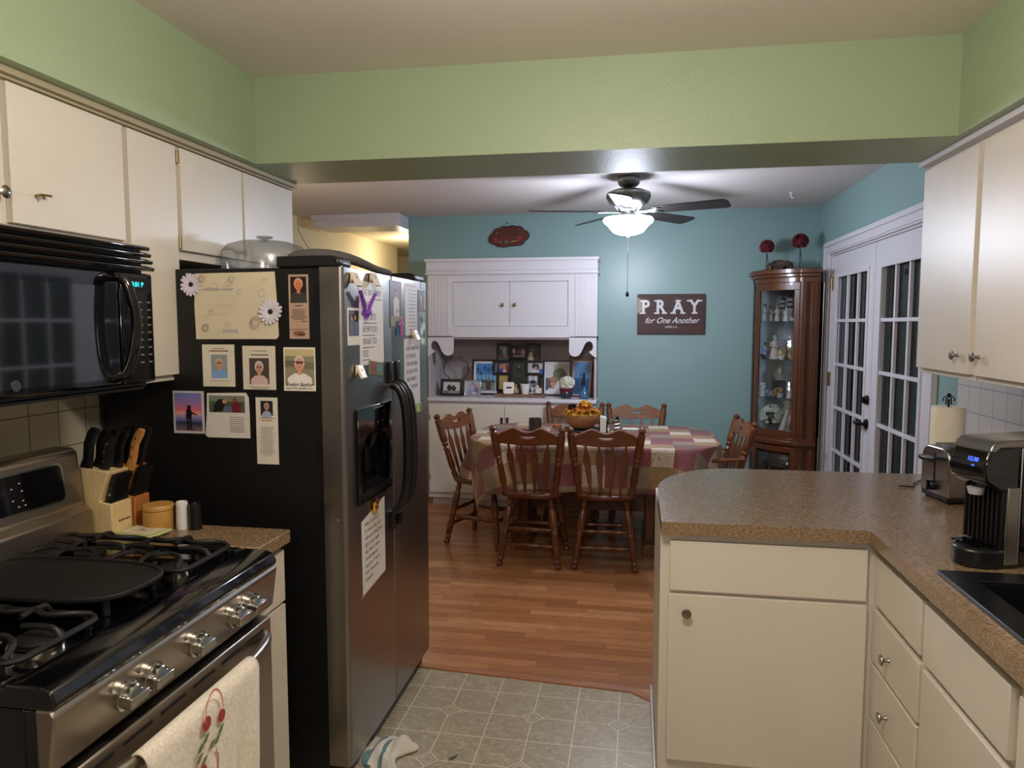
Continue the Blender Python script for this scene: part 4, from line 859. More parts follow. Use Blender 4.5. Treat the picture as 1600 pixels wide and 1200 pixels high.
def clip(y, z, label, s=1):
    t = thing('magnetic_clip', label, 'clip', (FX, y, z))
    m = MB(); m.prism([(FX+.003, z+.022*s), (FX+.011, z+.022*s), (FX+.028, z-.02*s), (FX+.022, z-.024*s), (FX+.008, z+.002*s), (FX+.003, z-.012*s)], 'y', y-.022*s, y+.022*s); m.build('clip_body', 'bone_plastic', t, bevel=.002)
    m = MB(); m.lathe([(.006, 0), (.006, .004), (.003, .006)], (0, 0, 0), 10, mat=Matrix.Translation((FX+.013, y, z+.004)) @ Matrix.Rotation(R(70), 4, 'Y')); m.build('spring_button', 'brass', t)
plain('bone_plastic', 'd9ccb4', .4, var=.04)
clip(2.205, 1.665, 'bone-coloured magnetic clip at the top left of the freezer door'); clip(2.375, 1.675, 'bone-coloured magnetic clip holding the large capitals sheet'); clip(2.235, 1.368, 'bone-coloured magnetic clip below the instant photo on the freezer door'); clip(2.84, 1.478, 'bone-coloured magnetic clip between the printed list and the lower sheet')
# purple clothes-pin clip
t = thing('plastic_clip', 'purple plastic clip holding the instant photo on the freezer door', 'clip', (FX, 2.26, 1.6))
m = MB(); m.tube([(FX+.012, 2.29, 1.545), (FX+.016, 2.265, 1.59), (FX+.02, 2.225, 1.63)], [.005, .008, .006], 8, flat=.6); m.build('arm', 'purple_plastic', t)
m = MB(); m.tube([(FX+.018, 2.285, 1.54), (FX+.022, 2.305, 1.585), (FX+.03, 2.335, 1.625)], [.005, .008, .006], 8, flat=.6); m.build('arm', 'purple_plastic', t)
m = MB(); m.turned((FX+.004, 2.285, 1.56), (FX+.034, 2.285, 1.56), [(0, .008), (1, .008)], 10); m.build('pivot', 'purple_plastic', t)
t = thing('plastic_clip', 'small pink cross-shaped magnet over the tall photo on the right refrigerator door', 'magnet', (FX, 2.66, 1.5))
m = MB(); m.box(FX+.001, 2.675, 1.475, FX+.006, 2.69, 1.545); m.box(FX+.001, 2.655, 1.515, FX+.006, 2.71, 1.528); m.build('cross', 'pink_plastic', t, bevel=.002)
m = MB(); m.box(FX+.001, 2.63, 1.478, FX+.004, 2.665, 1.535); m.build('blue_strip', 'blue_glass', t)
def smallmag(y0, y1, z0, z1, cols, label, tilt=0):
    m = MB(); O = (FX+.001, (y0+y1)/2, (z0+z1)/2); U = Vector((0, math.cos(tilt), math.sin(tilt))); V = Vector((0, -math.sin(tilt), math.cos(tilt)))
    sheet(m, O, U, V, y1-y0, z1-z0, cols[0], .003); art(m, O, U, V, y1-y0, z1-z0, [('r', .1, .1, .5, .9, cols[1]), ('e', .7, .5, .2, .3, cols[2])], .0032)
    tag(m.build('picture_magnet', 'print', fix=False), label, 'magnet')
smallmag(2.335, 2.475, 1.345, 1.392, ('6e7448', '8a3c40', '4a8a8a'), 'small colourful picture magnet at the bottom of the large capitals sheet', -.12)
smallmag(2.872, 2.942, 1.155, 1.192, ('8aa060', 'c8cf9a', '6a8a50'), 'small green magnet at the bottom corner of the lower sheet')
t = thing('flower_magnet', 'small yellow and pink flower magnet above the sheet below the dispenser', 'magnet', (FX, 2.36, .89))
m = MB()
for k in range(5): a = 2*PI*k/5; m.ball((FX+.008, 2.365+.016*math.cos(a), .885+.014*math.sin(a)), .011, 8, sc=(.5, 1, 1))
m.build('petals', 'yellow_petals', t); m = MB(); m.ball((FX+.012, 2.372, .905), .013, 8, sc=(.5, 1, 1)); m.ball((FX+.013, 2.365, .885), .006, 8); m.build('flower_centre', 'red_petals', t)

# things on top of the refrigerator
t = thing('cake_carrier', 'round translucent cake cover standing on top of the refrigerator', 'cake carrier', (-1.30, 2.50, 1.70))
m = MB(); m.lathe([(.165, 1.70), (.17, 1.705), (.168, 1.712), (.12, 1.712), (.001, 1.712)], (-1.33, 2.46, 0), 40); m.build('base_plate', 'white_ceramic', t)
m = MB(); m.lathe([(.150, 1.713), (.152, 1.75), (.147, 1.785), (.13, 1.805), (.09, 1.818), (.001, 1.822)], (-1.33, 2.46, 0), 40); m.build('dome', 'dome_plastic', t)
m = MB(); m.lathe([(.012, 1.82), (.01, 1.828), (.03, 1.834), (.028, 1.839), (.001, 1.84)], (-1.33, 2.46, 0), 16); m.build('knob', 'dome_plastic', t)
m = MB(); rr_ = random.Random(3)
P_ = [(-1.20, 2.36, 1.75), (-1.14, 2.36, 1.765), (-1.06, 2.40, 1.766), (-1.01, 2.47, 1.757), (-.985, 2.56, 1.741), (-.965, 2.62, 1.726), (-.95, 2.68, 1.722), (-.945, 2.72, 1.719)]
m.tube(P_, [.014, .028, .029, .027, .022, .018, .021, .014], 14, flat=.7)
o = m.build('quilted_mitt', 'grey_quilt', sub=1); tag(o, 'grey quilted cloth roll draped along the refrigerator top', 'oven mitt')
m = MB(); m.tube([(-1.46, 2.99, 1.98), (-1.46, 3.0, 1.93), (-1.44, 3.03, 1.87), (-1.39, 3.02, 1.82), (-1.33, 2.98, 1.76), (-1.3, 2.96, 1.703)], .0014, 6)
tag(m.build('power_cord', 'black_plastic'), 'thin dark wire hanging beside the end of the refrigerator cabinet', 'cord')
# rag on floor
def rag():
    m = MB(); n = 26; rr_ = random.Random(5); vs = []
    for j in range(n+1):
        for i in range(n+1):
            u, v = i/n, j/n; a = 2*PI*u; r = .5+.5*v
            x = -.865+(u-.5)*.17+.02*math.sin(v*9); y = 2.28+(v-.5)*.30+.015*math.sin(u*8+v*3)
            edge = min(u, 1-u, v, 1-v)
            z = .006+min(1, edge*5)*(.026+.028*noise.noise(Vector((u*3.2, v*4.5, 2)))+.012*math.sin(u*14+v*11))
            x += .03*noise.noise(Vector((v*4, 1, u))); y += .05*noise.noise(Vector((u*4, 7, 0)))
            vs.append((x, y, max(.003, z)))
    m.add(vs, [(j*(n+1)+i, j*(n+1)+i+1, (j+1)*(n+1)+i+1, (j+1)*(n+1)+i) for j in range(n) for i in range(n)], smooth=True)
    o = m.build('floor_rag', ['rag_cloth', 'rag_stripe'], solid=.003); o.modifiers['solid'].material_offset = 0
    for p in o.data.polygons:
        i = p.index % n
        if i in (7, 8, 9, 15, 16): p.material_index = 1
    tag(o, 'crumpled white and teal rag on the floor at the refrigerator foot', 'rag')
rag()
m = MB(); m.tube([(-.625, 2.335, .002), (-.61, 2.35, .006), (-.60, 2.375, .003)], [.002, .005, .001], 8, flat=.3); m.tube([(-.612, 2.348, .005), (-.63, 2.352, .003)], [.003, .001], 6, flat=.4)
tag(m.build('leaf_scrap', 'leaf_green'), 'tiny green leaf scrap on the grey vinyl tiles', 'leaf')

# ================================================================ RIGHT SIDE COUNTERS
CX = .692
arc = [(.087, 2.62)]
for k in range(1, 13):
    a = PI-PI/2*k/12; arc.append((.42+.333*math.cos(a), 2.66+.465*math.sin(a)))
out = [(.087, 2.235)]+arc+[(1.40, 3.14), (1.40, 1.0), (CX, 1.0), (CX, 2.235)]
sx0, sx1, sy0, sy1 = .765, 1.27, 1.06, 1.85
m = MB()
def ngon(pts): m.prism(pts, 'z', .874, .914)
ngon([(.087, 2.235)]+arc+[(1.40, 3.14), (1.40, 2.235)])                     # peninsula
o1 = [(CX, .6), (1.40, .6), (1.40, 2.235), (CX, 2.235)]
m.box(CX, .6, .874, 1.40, sy0, .914); m.box(CX, sy1, .874, 1.40, 2.235, .914); m.box(CX, sy0, .874, sx0, sy1, .914); m.box(sx1, sy0, .874, 1.40, sy1, .914)
tag(m.build('countertop', 'laminate'), 'large L-shaped brown laminate countertop with rounded peninsula end', 'countertop')
m = MB()
m.frame([(.735, 1.03), (1.31, 1.03), (1.31, 1.875), (.735, 1.875)], [(.80, 1.09), (1.245, 1.09), (1.245, 1.805), (.80, 1.805)], 'z', .9145, .924)
m.frame([(.795, 1.085), (1.25, 1.085), (1.25, 1.81), (.795, 1.81)], [(.80, 1.09), (1.245, 1.09), (1.245, 1.805), (.80, 1.805)], 'z', .72, .918); m.box(.795, 1.085, .715, 1.25, 1.81, .722)
tag(m.build('kitchen_sink', 'sink_black', bevel=.004), 'black drop-in kitchen sink in the right counter', 'sink')
# peninsula cabinet
t = thing('base_cabinet', 'cream peninsula base cabinet with one wide drawer front above a large door', 'cabinet', (.4, 2.58, 0))
m = MB(); m.box(.087, 2.272, .09, .74, 2.885, .874); m.box(.12, 2.33, 0, .74, 2.885, .09); m.build('body', 'cabinet_paint', t, bevel=.002)
m = MB(); m.box(.116, 2.253, .692, .694, 2.272, .85); m.build('drawer_front', 'cabinet_paint', t, bevel=.0016)
m = MB(); m.box(.114, 2.253, .135, .697, 2.272, .680); d = m.build('door', 'cabinet_paint', t, bevel=.0016); knob(.168, 2.253, .626, (0, -1, 0), d)
m = MB(); m.box(.078, 2.26, 0, .087, 2.885, .06); m.build('shoe_molding', 'white_trim', t, bevel=.003)
t = thing('base_cabinet', 'cream drawer stack right of the peninsula corner with round knobs', 'cabinet', (1.0, 2.1, 0))
BX = .735
m = MB(); m.box(BX, 1.896, .09, 1.38, 2.27, .874); m.box(BX+.06, 1.9, 0, 1.38, 2.27, .09); m.build('body', 'cabinet_paint', t, bevel=.002)
for za, zb, kn in ((.69, .832, 0), (.512, .668, 1), (.342, .50, 1), (.12, .33, 1)):
    m = MB(); m.box(BX-.019, 1.905, za, BX, 2.262 if za < .6 else 2.25, zb); d = m.build('drawer', 'cabinet_paint', t, bevel=.0016)
    if kn: knob(BX-.019, 2.11, (za+zb)/2-.012, (-1, 0, 0), d)
t = thing('base_cabinet', 'cream sink base cabinet below the black sink with an ajar door', 'cabinet', (1.0, 1.65, 0))
m = MB(); m.box(BX, 1.447, .09, 1.38, 1.894, .70); m.box(BX, 1.447, .70, BX+.03, 1.894, .874); m.box(BX+.06, 1.45, 0, 1.38, 1.89, .09); m.build('body', 'cabinet_paint', t, bevel=.002)
m = MB(); m.box(BX-.019, 1.468, .684, BX, 1.884, .832); m.build('drawer_front', 'cabinet_paint', t, bevel=.0016)
m = MB(); m.box(BX-.019, 1.462, .12, BX, 1.884, .664); d = m.build('door', 'cabinet_paint', t, bevel=.0016); knob(BX-.019, 1.62, .55, (-1, 0, 0), d)
t = thing('base_cabinet', 'cream base cabinet cut by the right picture edge, nearest the camera', 'cabinet', (1.0, 1.2, 0))
m = MB(); m.box(BX, 1.0, .09, 1.38, 1.445, .70); m.box(BX, 1.0, .70, BX+.03, 1.445, .874); m.box(BX+.06, 1.0, 0, 1.38, 1.44, .09); m.build('body', 'cabinet_paint', t, bevel=.002)
m = MB(); m.box(BX-.019, 1.02, .684, BX, 1.435, .832); m.build('drawer_front', 'cabinet_paint', t, bevel=.0016)
m = MB(); m.box(BX-.019, 1.02, .12, BX, 1.435, .664); m.build('door', 'cabinet_paint', t, bevel=.0016)

# ================================================================ TOASTER
t = thing('toaster', 'two-slot stainless steel toaster with black lever on the counter', 'toaster', (1.167, 2.703, .914), rotz=R(9), local=True)
def hump(w, z0, z1, r):
    o = [(-w, z0)]
    for k in range(7): a = R(180-15*k); o.append((-w+r+r*math.cos(a), z1-r+r*math.sin(a)))
    for k in range(7): a = R(90-15*k); o.append((w-r+r*math.cos(a), z1-r+r*math.sin(a)))
    return o+[(w, z0)]
m = MB(); m.prism(hump(.083, .022, .188, .045), 'x', -.14, .14, smooth=False); b = m.build('body', 'stainless', t, bevel=.006)
for p in b.data.polygons: p.use_smooth = True
m = MB(); m.box(-.138, -.079, .008, .138, .079, .03)
for x in (-.12, .12):
    for y in (-.06, .06): m.cyl((x, y, 0), (x, y, .012), .012)
m.build('base', 'black_plastic', t, bevel=.003)
m = MB(); m.box(-.11, -.055, .186, .125, .055, .193); m.build('slot_plate', 'black_plastic', t, bevel=.003)
m = MB(); m.box(-.1415, -.003, .06, -.1395, .003, .165); m.build('lever_slot', 'vent_dark', t)
m = MB(); m.prism([(-.025, -.012), (-.04, .0), (-.035, .012), (.02, .014), (.045, .008), (.045, -.008), (.02, -.014)], 'z', .138, .153, mat=Matrix.Translation((-.165, 0, 0)) @ Matrix.Rotation(R(90), 4, 'Z')); m.box(-.166, -.006, .142, -.138, .006, .150); m.build('lever', 'black_plastic', t, bevel=.003)
m = MB(); m.turned((-.14, .0, .052), (-.158, .0, .052), [(0, .018), (.7, .018), (1, .014)], 16); m.box(-.166, -.004, .036, -.157, .004, .07); m.build('dial', 'black_plastic', t)
m = MB(); m.tube([(-.0, 0, 0), (-.0, 0, 0.001)], .001); 
m = MB(); m.tube([(.98, 2.87, .919), (1.03, 2.86, .919), (1.05, 2.92, .919), (1.10, 2.99, .919), (1.25, 3.06, .919), (1.36, 3.1, .919)], .003, 6); tag(m.build('power_cord', 'black_plastic'), 'black cord lying on the counter behind the toaster', 'cord')
# paper towel
t = thing('paper_towel_holder', 'black wire paper towel holder with scrolled top behind the toaster', 'paper towel holder', (1.19, 3.0, .914))
hx_, hy_ = 1.19, 3.0
m = MB(); m.lathe([(.075, .914), (.075, .920), (.07, .922), (.001, .922)], (hx_, hy_, 0), 28); m.build('base', 'bronze_black', t)
m = MB(); m.cyl((hx_, hy_, .92), (hx_, hy_, 1.235), .004); m.ball((hx_, hy_, 1.25), .009, 10)
for s in (-1, 1): m.tube([(hx_+s*.004, hy_, 1.235), (hx_+s*.014, hy_, 1.246), (hx_+s*.021, hy_, 1.238), (hx_+s*.019, hy_, 1.228)], .0025, 6); m.tube([(hx_+s*.008, hy_, 1.238), (hx_+s*.01, hy_, 1.215)], .0025, 6)
m.build('centre_rod', 'bronze_black', t)
m = MB(); m.cyl((hx_+.085, hy_-.03, .92), (hx_+.085, hy_-.03, 1.08), .004); m.ball((hx_+.085, hy_-.03, 1.088), .009, 10); m.tube([(hx_+.085, hy_-.03, .918), (hx_+.05, hy_-.02, .918)], .004); m.build('side_rod', 'bronze_black', t)
m = MB(); m.lathe([(.0195, .924), (.058, .924), (.0585, .93), (.0585, 1.203), (.057, 1.207), (.0195, 1.207), (.0195, .924)], (hx_, hy_, 0), 40); tag(m.build('paper_towel_roll', 'paper_towel'), 'cream paper towel roll standing on the wire holder', 'paper towel')
# small dark glass jar
t = thing('glass_jar', 'small dark glass jar between the toaster and the coffee maker', 'jar', (1.075, 2.44, .914))
m = MB(); m.lathe([(.03, .914), (.035, .918), (.03, .935), (.022, .96), (.026, .985), (.024, .985), (.02, .96), (.001, .93)], (1.08, 2.45, 0), 20); m.build('vessel', 'dark_blue_glass', t)
m = MB(); m.tube([(1.1, 2.45, .975), (1.118, 2.45, .965), (1.115, 2.45, .94), (1.106, 2.45, .93)], .004); m.build('handle', 'dark_blue_glass', t)
# ================================================================ COFFEE MAKER
t = thing('coffee_maker', 'black and stainless single-serve coffee maker with glowing blue display', 'coffee maker', (1.0, 2.0, .914))
t.rotation_euler = (0, 0, R(20)); t.location = (.967, 2.01, .914)
ya, yb = 1.945, 2.055
m = MB(); cx_ = .90; pts = [(cx_+.0, ya), (.95, ya), (.95, yb), (cx_, yb)]
for k in range(9): a = R(90+180*k/8); pts.append((cx_+.065*math.cos(a), (ya+yb)/2+(yb-ya)/2*math.sin(a))) if 0 < k < 8 else None
m.prism(pts, 'z', .914, .962); m.build('drip_base', 'black_plastic', t, bevel=.006)
m = MB()
for k in range(7): y = ya+.022+k*.014; m.box(.866, y, .962, .93, y+.006, .967)
m.build('drip_grate', 'black_gloss', t)
m = MB(); m.box(.915, ya+.006, .925, 1.19, yb-.006, 1.19); m.build('body', 'black_plastic', t, bevel=.008)
m = MB()
for k in range(8): m.box(.908, ya+.015+k*.014, .97, .916, ya+.021+k*.014, 1.12)
m.build('front_ribs', 'black_plastic', t)
m = MB(); m.prism([(.855, 1.135), (.895, 1.112), (.95, 1.105), (.95, 1.222), (.88, 1.222), (.862, 1.21), (.846, 1.165)], 'y', ya-.002, yb+.002); hd = m.build('brew_head', 'black_gloss', t, bevel=.006)
m = MB(); m.prism([(.860, 1.210), (.868, 1.226), (.885, 1.238), (1.18, 1.243), (1.19, 1.235), (1.19, 1.222), (.89, 1.219), (.872, 1.207)], 'y', ya-.004, yb+.004); m.build('lid', 'stainless', t, bevel=.004)
m = MB(); m.box(.918, ya-.004, .925, .952, ya+.004, 1.12); m.box(.952, ya-.004, .925, .957, ya+.004, 1.218); m.build('side_band', 'stainless', t, bevel=.003)
m = MB(); m.box(.96, ya-.002, .925, 1.19, ya+.006, 1.215); m.build('water_tank', 'black_gloss', t, bevel=.003)
m = MB(); m.lathe([(.016, 1.095), (.02, 1.112)], (.88, 2.0, 0), 16); m.build('nozzle', 'figure_grey', t)
# display on the sloping front face of the head
p0 = Vector((.862, 0, 1.21)); p1 = Vector((.846, 0, 1.165)); V = (p0-p1).normalized(); U = Vector((0, -1, 0)); N = U.cross(V)
c = (p0+p1)/2+N*.0015; 
text('12:30', .015, (c.x, 1.985, c.z), U, V, 'blue_led', hd, name='clock_digits'); text('oz', .008, (c.x-.004, 1.98, c.z-.014), U, V, 'blue_led', hd, name='clock_digits')

# ================================================================ HUTCH
HY = 5.79; hx0, hx1 = HX0, HX1
t = thing('built_in_hutch', 'white built-in hutch with two upper doors, open niche and lower cupboards', 'hutch', ((hx0+hx1)/2, 5.95, 0))
m = MB(); m.box(hx0, HY, .07, hx1, 6.30, .885); m.box(hx0+.02, HY+.05, 0, hx1-.02, 6.3, .07); m.build('lower_body', 'white_trim', t, bevel=.002)
m = MB(); m.box(hx0-.0, HY-.025, .885, hx1+.006, 6.30, .915); m.build('shelf_top', 'white_trim', t, bevel=.005)
m = MB(); m.box(hx0, 6.26, .915, hx1, 6.30, 1.42); m.box(hx0, HY+.02, .915, hx0+.018, 6.26, 1.42); m.box(hx1-.018, HY+.02, .915, hx1, 6.26, 1.42); m.box(hx0, HY+.02, 1.40, hx1, 6.3, 1.43); m.build('niche_lining', 'niche_paint', t)
m = MB(); m.box(hx0, HY+.02, 1.43, hx1, 6.3, 2.03); m.build('upper_body', 'white_trim', t)
ux0, ux1 = -1.485, -.535
m = MB(); m.frame([(hx0, 1.415), (hx1, 1.415), (hx1, 1.93), (hx0, 1.93)], [(ux0, 1.505), (ux1, 1.505), (ux1, 1.868), (ux0, 1.868)], 'y', HY, HY+.02); m.build('face_frame', 'white_trim', t, bevel=.002)
for a in (hx0, hx1-.185):
    m = MB(); m.box(a+.01, HY-.003, 1.425, a+.19, HY, 1.925)
    for k in range(7): x = a+.012+k*.026; m.box(x, HY-.006, 1.425, x+.020, HY-.0005, 1.925)
    m.build('fluted_panel', 'white_trim', t, bevel=.0025)
m = MB(); m.box(hx0-.006, HY-.012, 1.93, hx1+.006, 6.05, 2.05); m.box(hx0-.012, HY-.024, 1.925, hx1+.012, 6.04, 1.94); m.box(hx0-.016, HY-.03, 2.03, hx1+.016, 6.05, 2.055)
m.box(hx0-.008, HY-.018, 1.955, hx1+.008, 6.0, 1.963); m.build('crown_board', 'white_trim', t, bevel=.003)
for xa, xb, kx_ in ((ux0+.003, (ux0+ux1)/2-.002, -.055), ((ux0+ux1)/2+.002, ux1-.003, .045)):
    m = MB(); m.box(xa, HY+.012, 1.508, xb, HY+.03, 1.865); d = m.build('upper_door', 'white_trim', t, bevel=.002)
    knob((ux0+ux1)/2+kx_, HY+.012, 1.68, (0, -1, 0), d, s=1.0)
# scroll brackets under the upper part
def scroll(x0, flip):
    P = [(0, 0), (.22, 0), (.22, -.12), (.212, -.145), (.19, -.16), (.165, -.163), (.14, -.152), (.12, -.125), (.105, -.09), (.09, -.058), (.072, -.042), (.05, -.04), (.034, -.055), (.028, -.08), (.033, -.105), (.048, -.118), (.062, -.122), (.045, -.14), (.02, -.162), (0, -.172)]
    return [((x0+p[0]) if not flip else (x0-p[0]), 1.425+p[1]) for p in P]
m = MB(); m.prism(scroll(hx0, False), 'y', HY, HY+.02); m.build('scroll_bracket', 'white_trim', t, bevel=.002)
m = MB(); m.prism(scroll(hx1, True), 'y', HY, HY+.02); m.build('scroll_bracket', 'white_trim', t, bevel=.002)
for xa, xb, hs in ((hx0+.012, (hx0+hx1)/2-.05, 1), ((hx0+hx1)/2-.044, hx1-.012, 0)):
    m = MB(); m.box(xa, HY-.017, .12, xb, HY, .855); d = m.build('lower_door', 'cabinet_paint', t, bevel=.0016)
    m = MB()
    xx = xb-.02 if hs else xa+.02; m.box(xx-.012, HY-.019, .70, xx+.012, HY-.017, .76); m.turned((xx, HY-.018, .725), (xx, HY-.033, .725), [(0, .006), (1, .008)], 10); m.build('latch', 'chrome', d)
    for z in (.25, .75):
        m = MB(); q = xa+.004 if hs else xb-.004; m.cyl((q, HY-.018, z-.02), (q, HY-.018, z+.02), .005); m.build('hinge', 'brass', d)
# niche contents ------------------------------------------------
NZ = .9155
def lean_frame(name, x, y, w, h, tilt, yaw, fw, fmat, els, mat_w, label, group=None, th=.018, base=None):
    """picture frame leaning back; local coords: U right, V up, N towards camera (-y)"""
    t = thing(name, label, 'picture frame', (x, y, NZ if base is None else base), group, local=True); t.rotation_euler = (-tilt, 0, yaw)
    m = MB(); m.frame([(-w/2, 0), (w/2, 0), (w/2, h), (-w/2, h)], [(-w/2+fw, fw), (w/2-fw, fw), (w/2-fw, h-fw), (-w/2+fw, h-fw)], 'y', -th/2, th/2); m.build('frame', fmat, t, bevel=.002)
    m = MB(); m.box(-w/2+fw*.8, th/2-.006, fw*.8, w/2-fw*.8, th/2-.002, h-fw*.8); m.build('backing', 'black_plastic', t)
    m = MB(); O = (0, 0.002, h/2); iw, ih = w-2*fw*.9, h-2*fw*.9
    sheet(m, O, (1, 0, 0), (0, 0, 1), iw, ih, 'd6d2d8', .002); a = [('r', mat_w, mat_w*iw/ih, 1-mat_w, 1-mat_w*iw/ih, els[0])]
    def tr(e):
        s = 1-2*mat_w; s2 = 1-2*mat_w*iw/ih; ox, oy = mat_w, mat_w*iw/ih
        if e[0] == 'r': return ('r', ox+e[1]*s, oy+e[2]*s2, ox+e[3]*s, oy+e[4]*s2, e[5])
        if e[0] == 'e': return ('e', ox+e[1]*s, oy+e[2]*s2, e[3]*s, e[4]*s2, e[5])
        return ('p', [(ox+p[0]*s, oy+p[1]*s2) for p in e[1]], e[2])
    art(m, O, (1, 0, 0), (0, 0, 1), iw, ih, a+[tr(e) for e in els[1:]], .0022); m.build('picture', 'print', t, fix=False); return t
lean_frame('framed_photo', -1.535, 5.925, .20, .145, .18, -.08, .023, 'black_plastic', ['c3c2c2', ('r', 0, 0, 1, .22, '8f8c88'), ('e', .36, .45, .14, .26, '24221f'), ('e', .33, .62, .05, .16, '24221f'), ('e', .62, .42, .15, .22, '2e2b29'), ('e', .58, .6, .05, .14, '2e2b29'), ('e', .2, .12, .14, .1, '5c5a56'), ('r', .72, .1, .95, .16, '6c6a66')], .02, 'black frame with a black and white photo at the left of the niche')
lean_frame('framed_photo', -1.355, 5.94, .145, .135, .2, .02, .009, 'rim_silver', ['aab0bc', ('p', [(.1, 0), (.2, .7), (.5, .95), (.85, .7), (.95, 0)], '8c8692'), ('e', .66, .7, .14, .14, 'a77a74'), ('e', .4, .5, .2, .25, '9aa0b8'), ('e', .75, .35, .18, .2, '6c6478'), ('e', .35, .2, .2, .15, '7c86a4'), ('e', .6, .15, .15, .1, 'b8b4be')], .0, 'small square silver-rimmed frame in front of the palm tree picture')
palms = ['3f7fc0', ('r', 0, .35, 1, .6, '6ea8d8'), ('r', 0, .0, 1, .32, '7a8a84'), ('r', 0, .3, 1, .4, '2e5a6a')]
for (x, h_) in ((.12, .8), (.3, .66), (.5, .86), (.68, .8), (.88, .84)):
    palms += [('r', x-.01, .2, x+.012, h_, '2c2a22')]+[('p', [(x, h_+.02), (x+.12*math.cos(a), h_+.09*math.sin(a)-.02), (x+.1*math.cos(a+.35), h_+.08*math.sin(a+.35)-.04)], '24321e') for a in (0, .9, 1.9, 2.8, 3.7, 5.4)]
palms += [('p', [(.55, .05), (.55, .32), (.68, .42), (.8, .3), (.78, .05)], '5a3a34'), ('e', .67, .42, .06, .06, '9a6a54'), ('p', [(.1, .1), (.3, .22), (.4, .1)], '3a4a3c')]
lean_frame('framed_photo', -1.275, 6.08, .24, .305, .16, -.02, .014, 'black_plastic', palms, .1, 'black-framed palm tree beach picture with white mat in the niche')
man = ['c8c3c6', ('r', .35, .45, 1, .95, 'a9a7a4'), ('e', .62, .62, .3, .22, '5c6a4c'), ('e', .8, .5, .18, .2, '4c5a40'), ('r', 0, 0, .36, .5, '4c5468')]+person(.34, .36, .15, 'c08a6c', '3c322c', 'd8d8e0', True, 2.0, 1.2, 'a07850')
lean_frame('framed_photo', -.655, 6.08, .24, .305, .16, .02, .014, 'black_plastic', man, .06, 'black-framed photo of a man in hat and glasses, right part of the niche')
sea = ['5c86b4', ('r', 0, .0, 1, .5, '35597c'), ('p', [(.45, .5), (.5, .75), (.4, .62)], '1c2a3c'), ('e', .62, .62, .08, .06, '14202e'), ('p', [(.5, .28), (.55, .58), (.7, .58), (.76, .3)], '182434'), ('r', .56, .05, .6, .3, '182434'), ('r', .66, .05, .7, .3, '182434')]+lines(.05, .5, .42, 6, .06, '24405c', .012, .3, False, 8)
lean_frame('framed_photo', -.447, 6.02, .19, .315, .15, -.32, .014, 'oak_rail', sea, .05, 'blue seaside picture in a brown frame at the right end of the niche')
# collage frame
t = thing('collage_frame', 'black collage frame with eight photos standing in the middle of the niche', 'picture frame', (-.965, 6.09, NZ+.03), local=True); t.rotation_euler = (-.1, 0, 0)
cells = [(-.155, .27, .09, .13), (-.022, .295, .125, .09), (.105, .27, .09, .13), (-.165, .155, .13, .095), (-.02, .07, .11, .185), (.125, .155, .13, .095), (-.155, .02, .09, .13), (.105, .02, .09, .13)]
pics = [['4a5240', ('e', .6, .6, .2, .3, '8aa0c0'), ('e', .7, .25, .2, .1, 'a04050'), ('e', .3, .8, .2, .1, 'a89a78')],
        ['2c2024', ('e', .15, .6, .08, .25, 'c8beb4'), ('e', .35, .5, .1, .2, '7a3038'), ('e', .55, .55, .1, .25, '8a4448'), ('e', .8, .5, .15, .3, '8a8ea8'), ('r', .1, .05, .9, .2, 'a08478')],
        ['3c3a34', ('p', [(0, 0), (.1, .5), (.4, .6), (.5, 0)], 'b8aa98'), ('e', .65, .3, .2, .1, '1c1818'), ('e', .45, .7, .15, .08, '8a7458')],
        ['5c6468', ('e', .38, .62, .12, .22, 'b86c54'), ('e', .62, .66, .1, .22, 'c07058'), ('p', [(.2, 0), (.3, .4), (.5, .4), (.55, 0)], '3040a0'), ('p', [(.55, 0), (.58, .4), (.75, .4), (.8, 0)], 'd8a8a0'), ('e', .88, .4, .1, .4, '7a2424')],
        ['2c3026', ('e', .5, .62, .2, .14, '15130f'), ('e', .5, .78, .12, .06, '6a5a48'), ('r', .1, .0, .9, .3, '1c241a')],
        ['b4b4b8', ('e', .42, .7, .16, .25, '2c2024'), ('e', .62, .62, .12, .3, '3c2824'), ('e', .52, .52, .1, .14, 'c09080'), ('p', [(.15, 0), (.3, .35), (.7, .35), (.75, 0)], 'd0ccd8'), ('r', .75, .0, 1, .45, '3060b0')],
        ['a48e4c', ('r', .05, .5, .95, .9, 'b09a58')], ['8a8c90', ('r', .1, .55, .45, .95, 'c8c8cc'), ('r', .6, .55, .9, .95, 'd0d0d4'), ('e', .5, .5, .3, .12, '1c2838'), ('e', .2, .3, .15, .1, '4a7aa8')]]
for (x, z, w, h), pc in zip(cells, pics):
    m = MB(); m.frame([(x-w/2-.014, z-.014), (x+w/2+.014, z-.014), (x+w/2+.014, z+h+.014), (x-w/2-.014, z+h+.014)], [(x-w/2, z), (x+w/2, z), (x+w/2, z+h), (x-w/2, z+h)], 'y', -.012, .01); f = m.build('photo_frame', 'black_plastic', t, bevel=.002)
    m = MB(); O = (x, .004, z+h/2); sheet(m, O, (1, 0, 0), (0, 0, 1), w+.004, h+.004, pc[0], .002); art(m, O, (1, 0, 0), (0, 0, 1), w, h, pc[1:], .0022); m.build('photo', 'print', f, fix=False)
t = thing('wood_riser', 'rough live-edge wooden board under the potted plant in the niche', 'board', (-.95, 6.0, NZ))
m = MB(); pts = [(-1.165+k*.043, 5.905+.008*math.sin(k*2.3)) for k in range(11)]; m.prism(pts+[(-.745, 6.12), (-1.165, 6.12)], 'z', NZ, NZ+.022); m.build('board', 'driftwood', t, bevel=.003)
BZ = NZ+.022
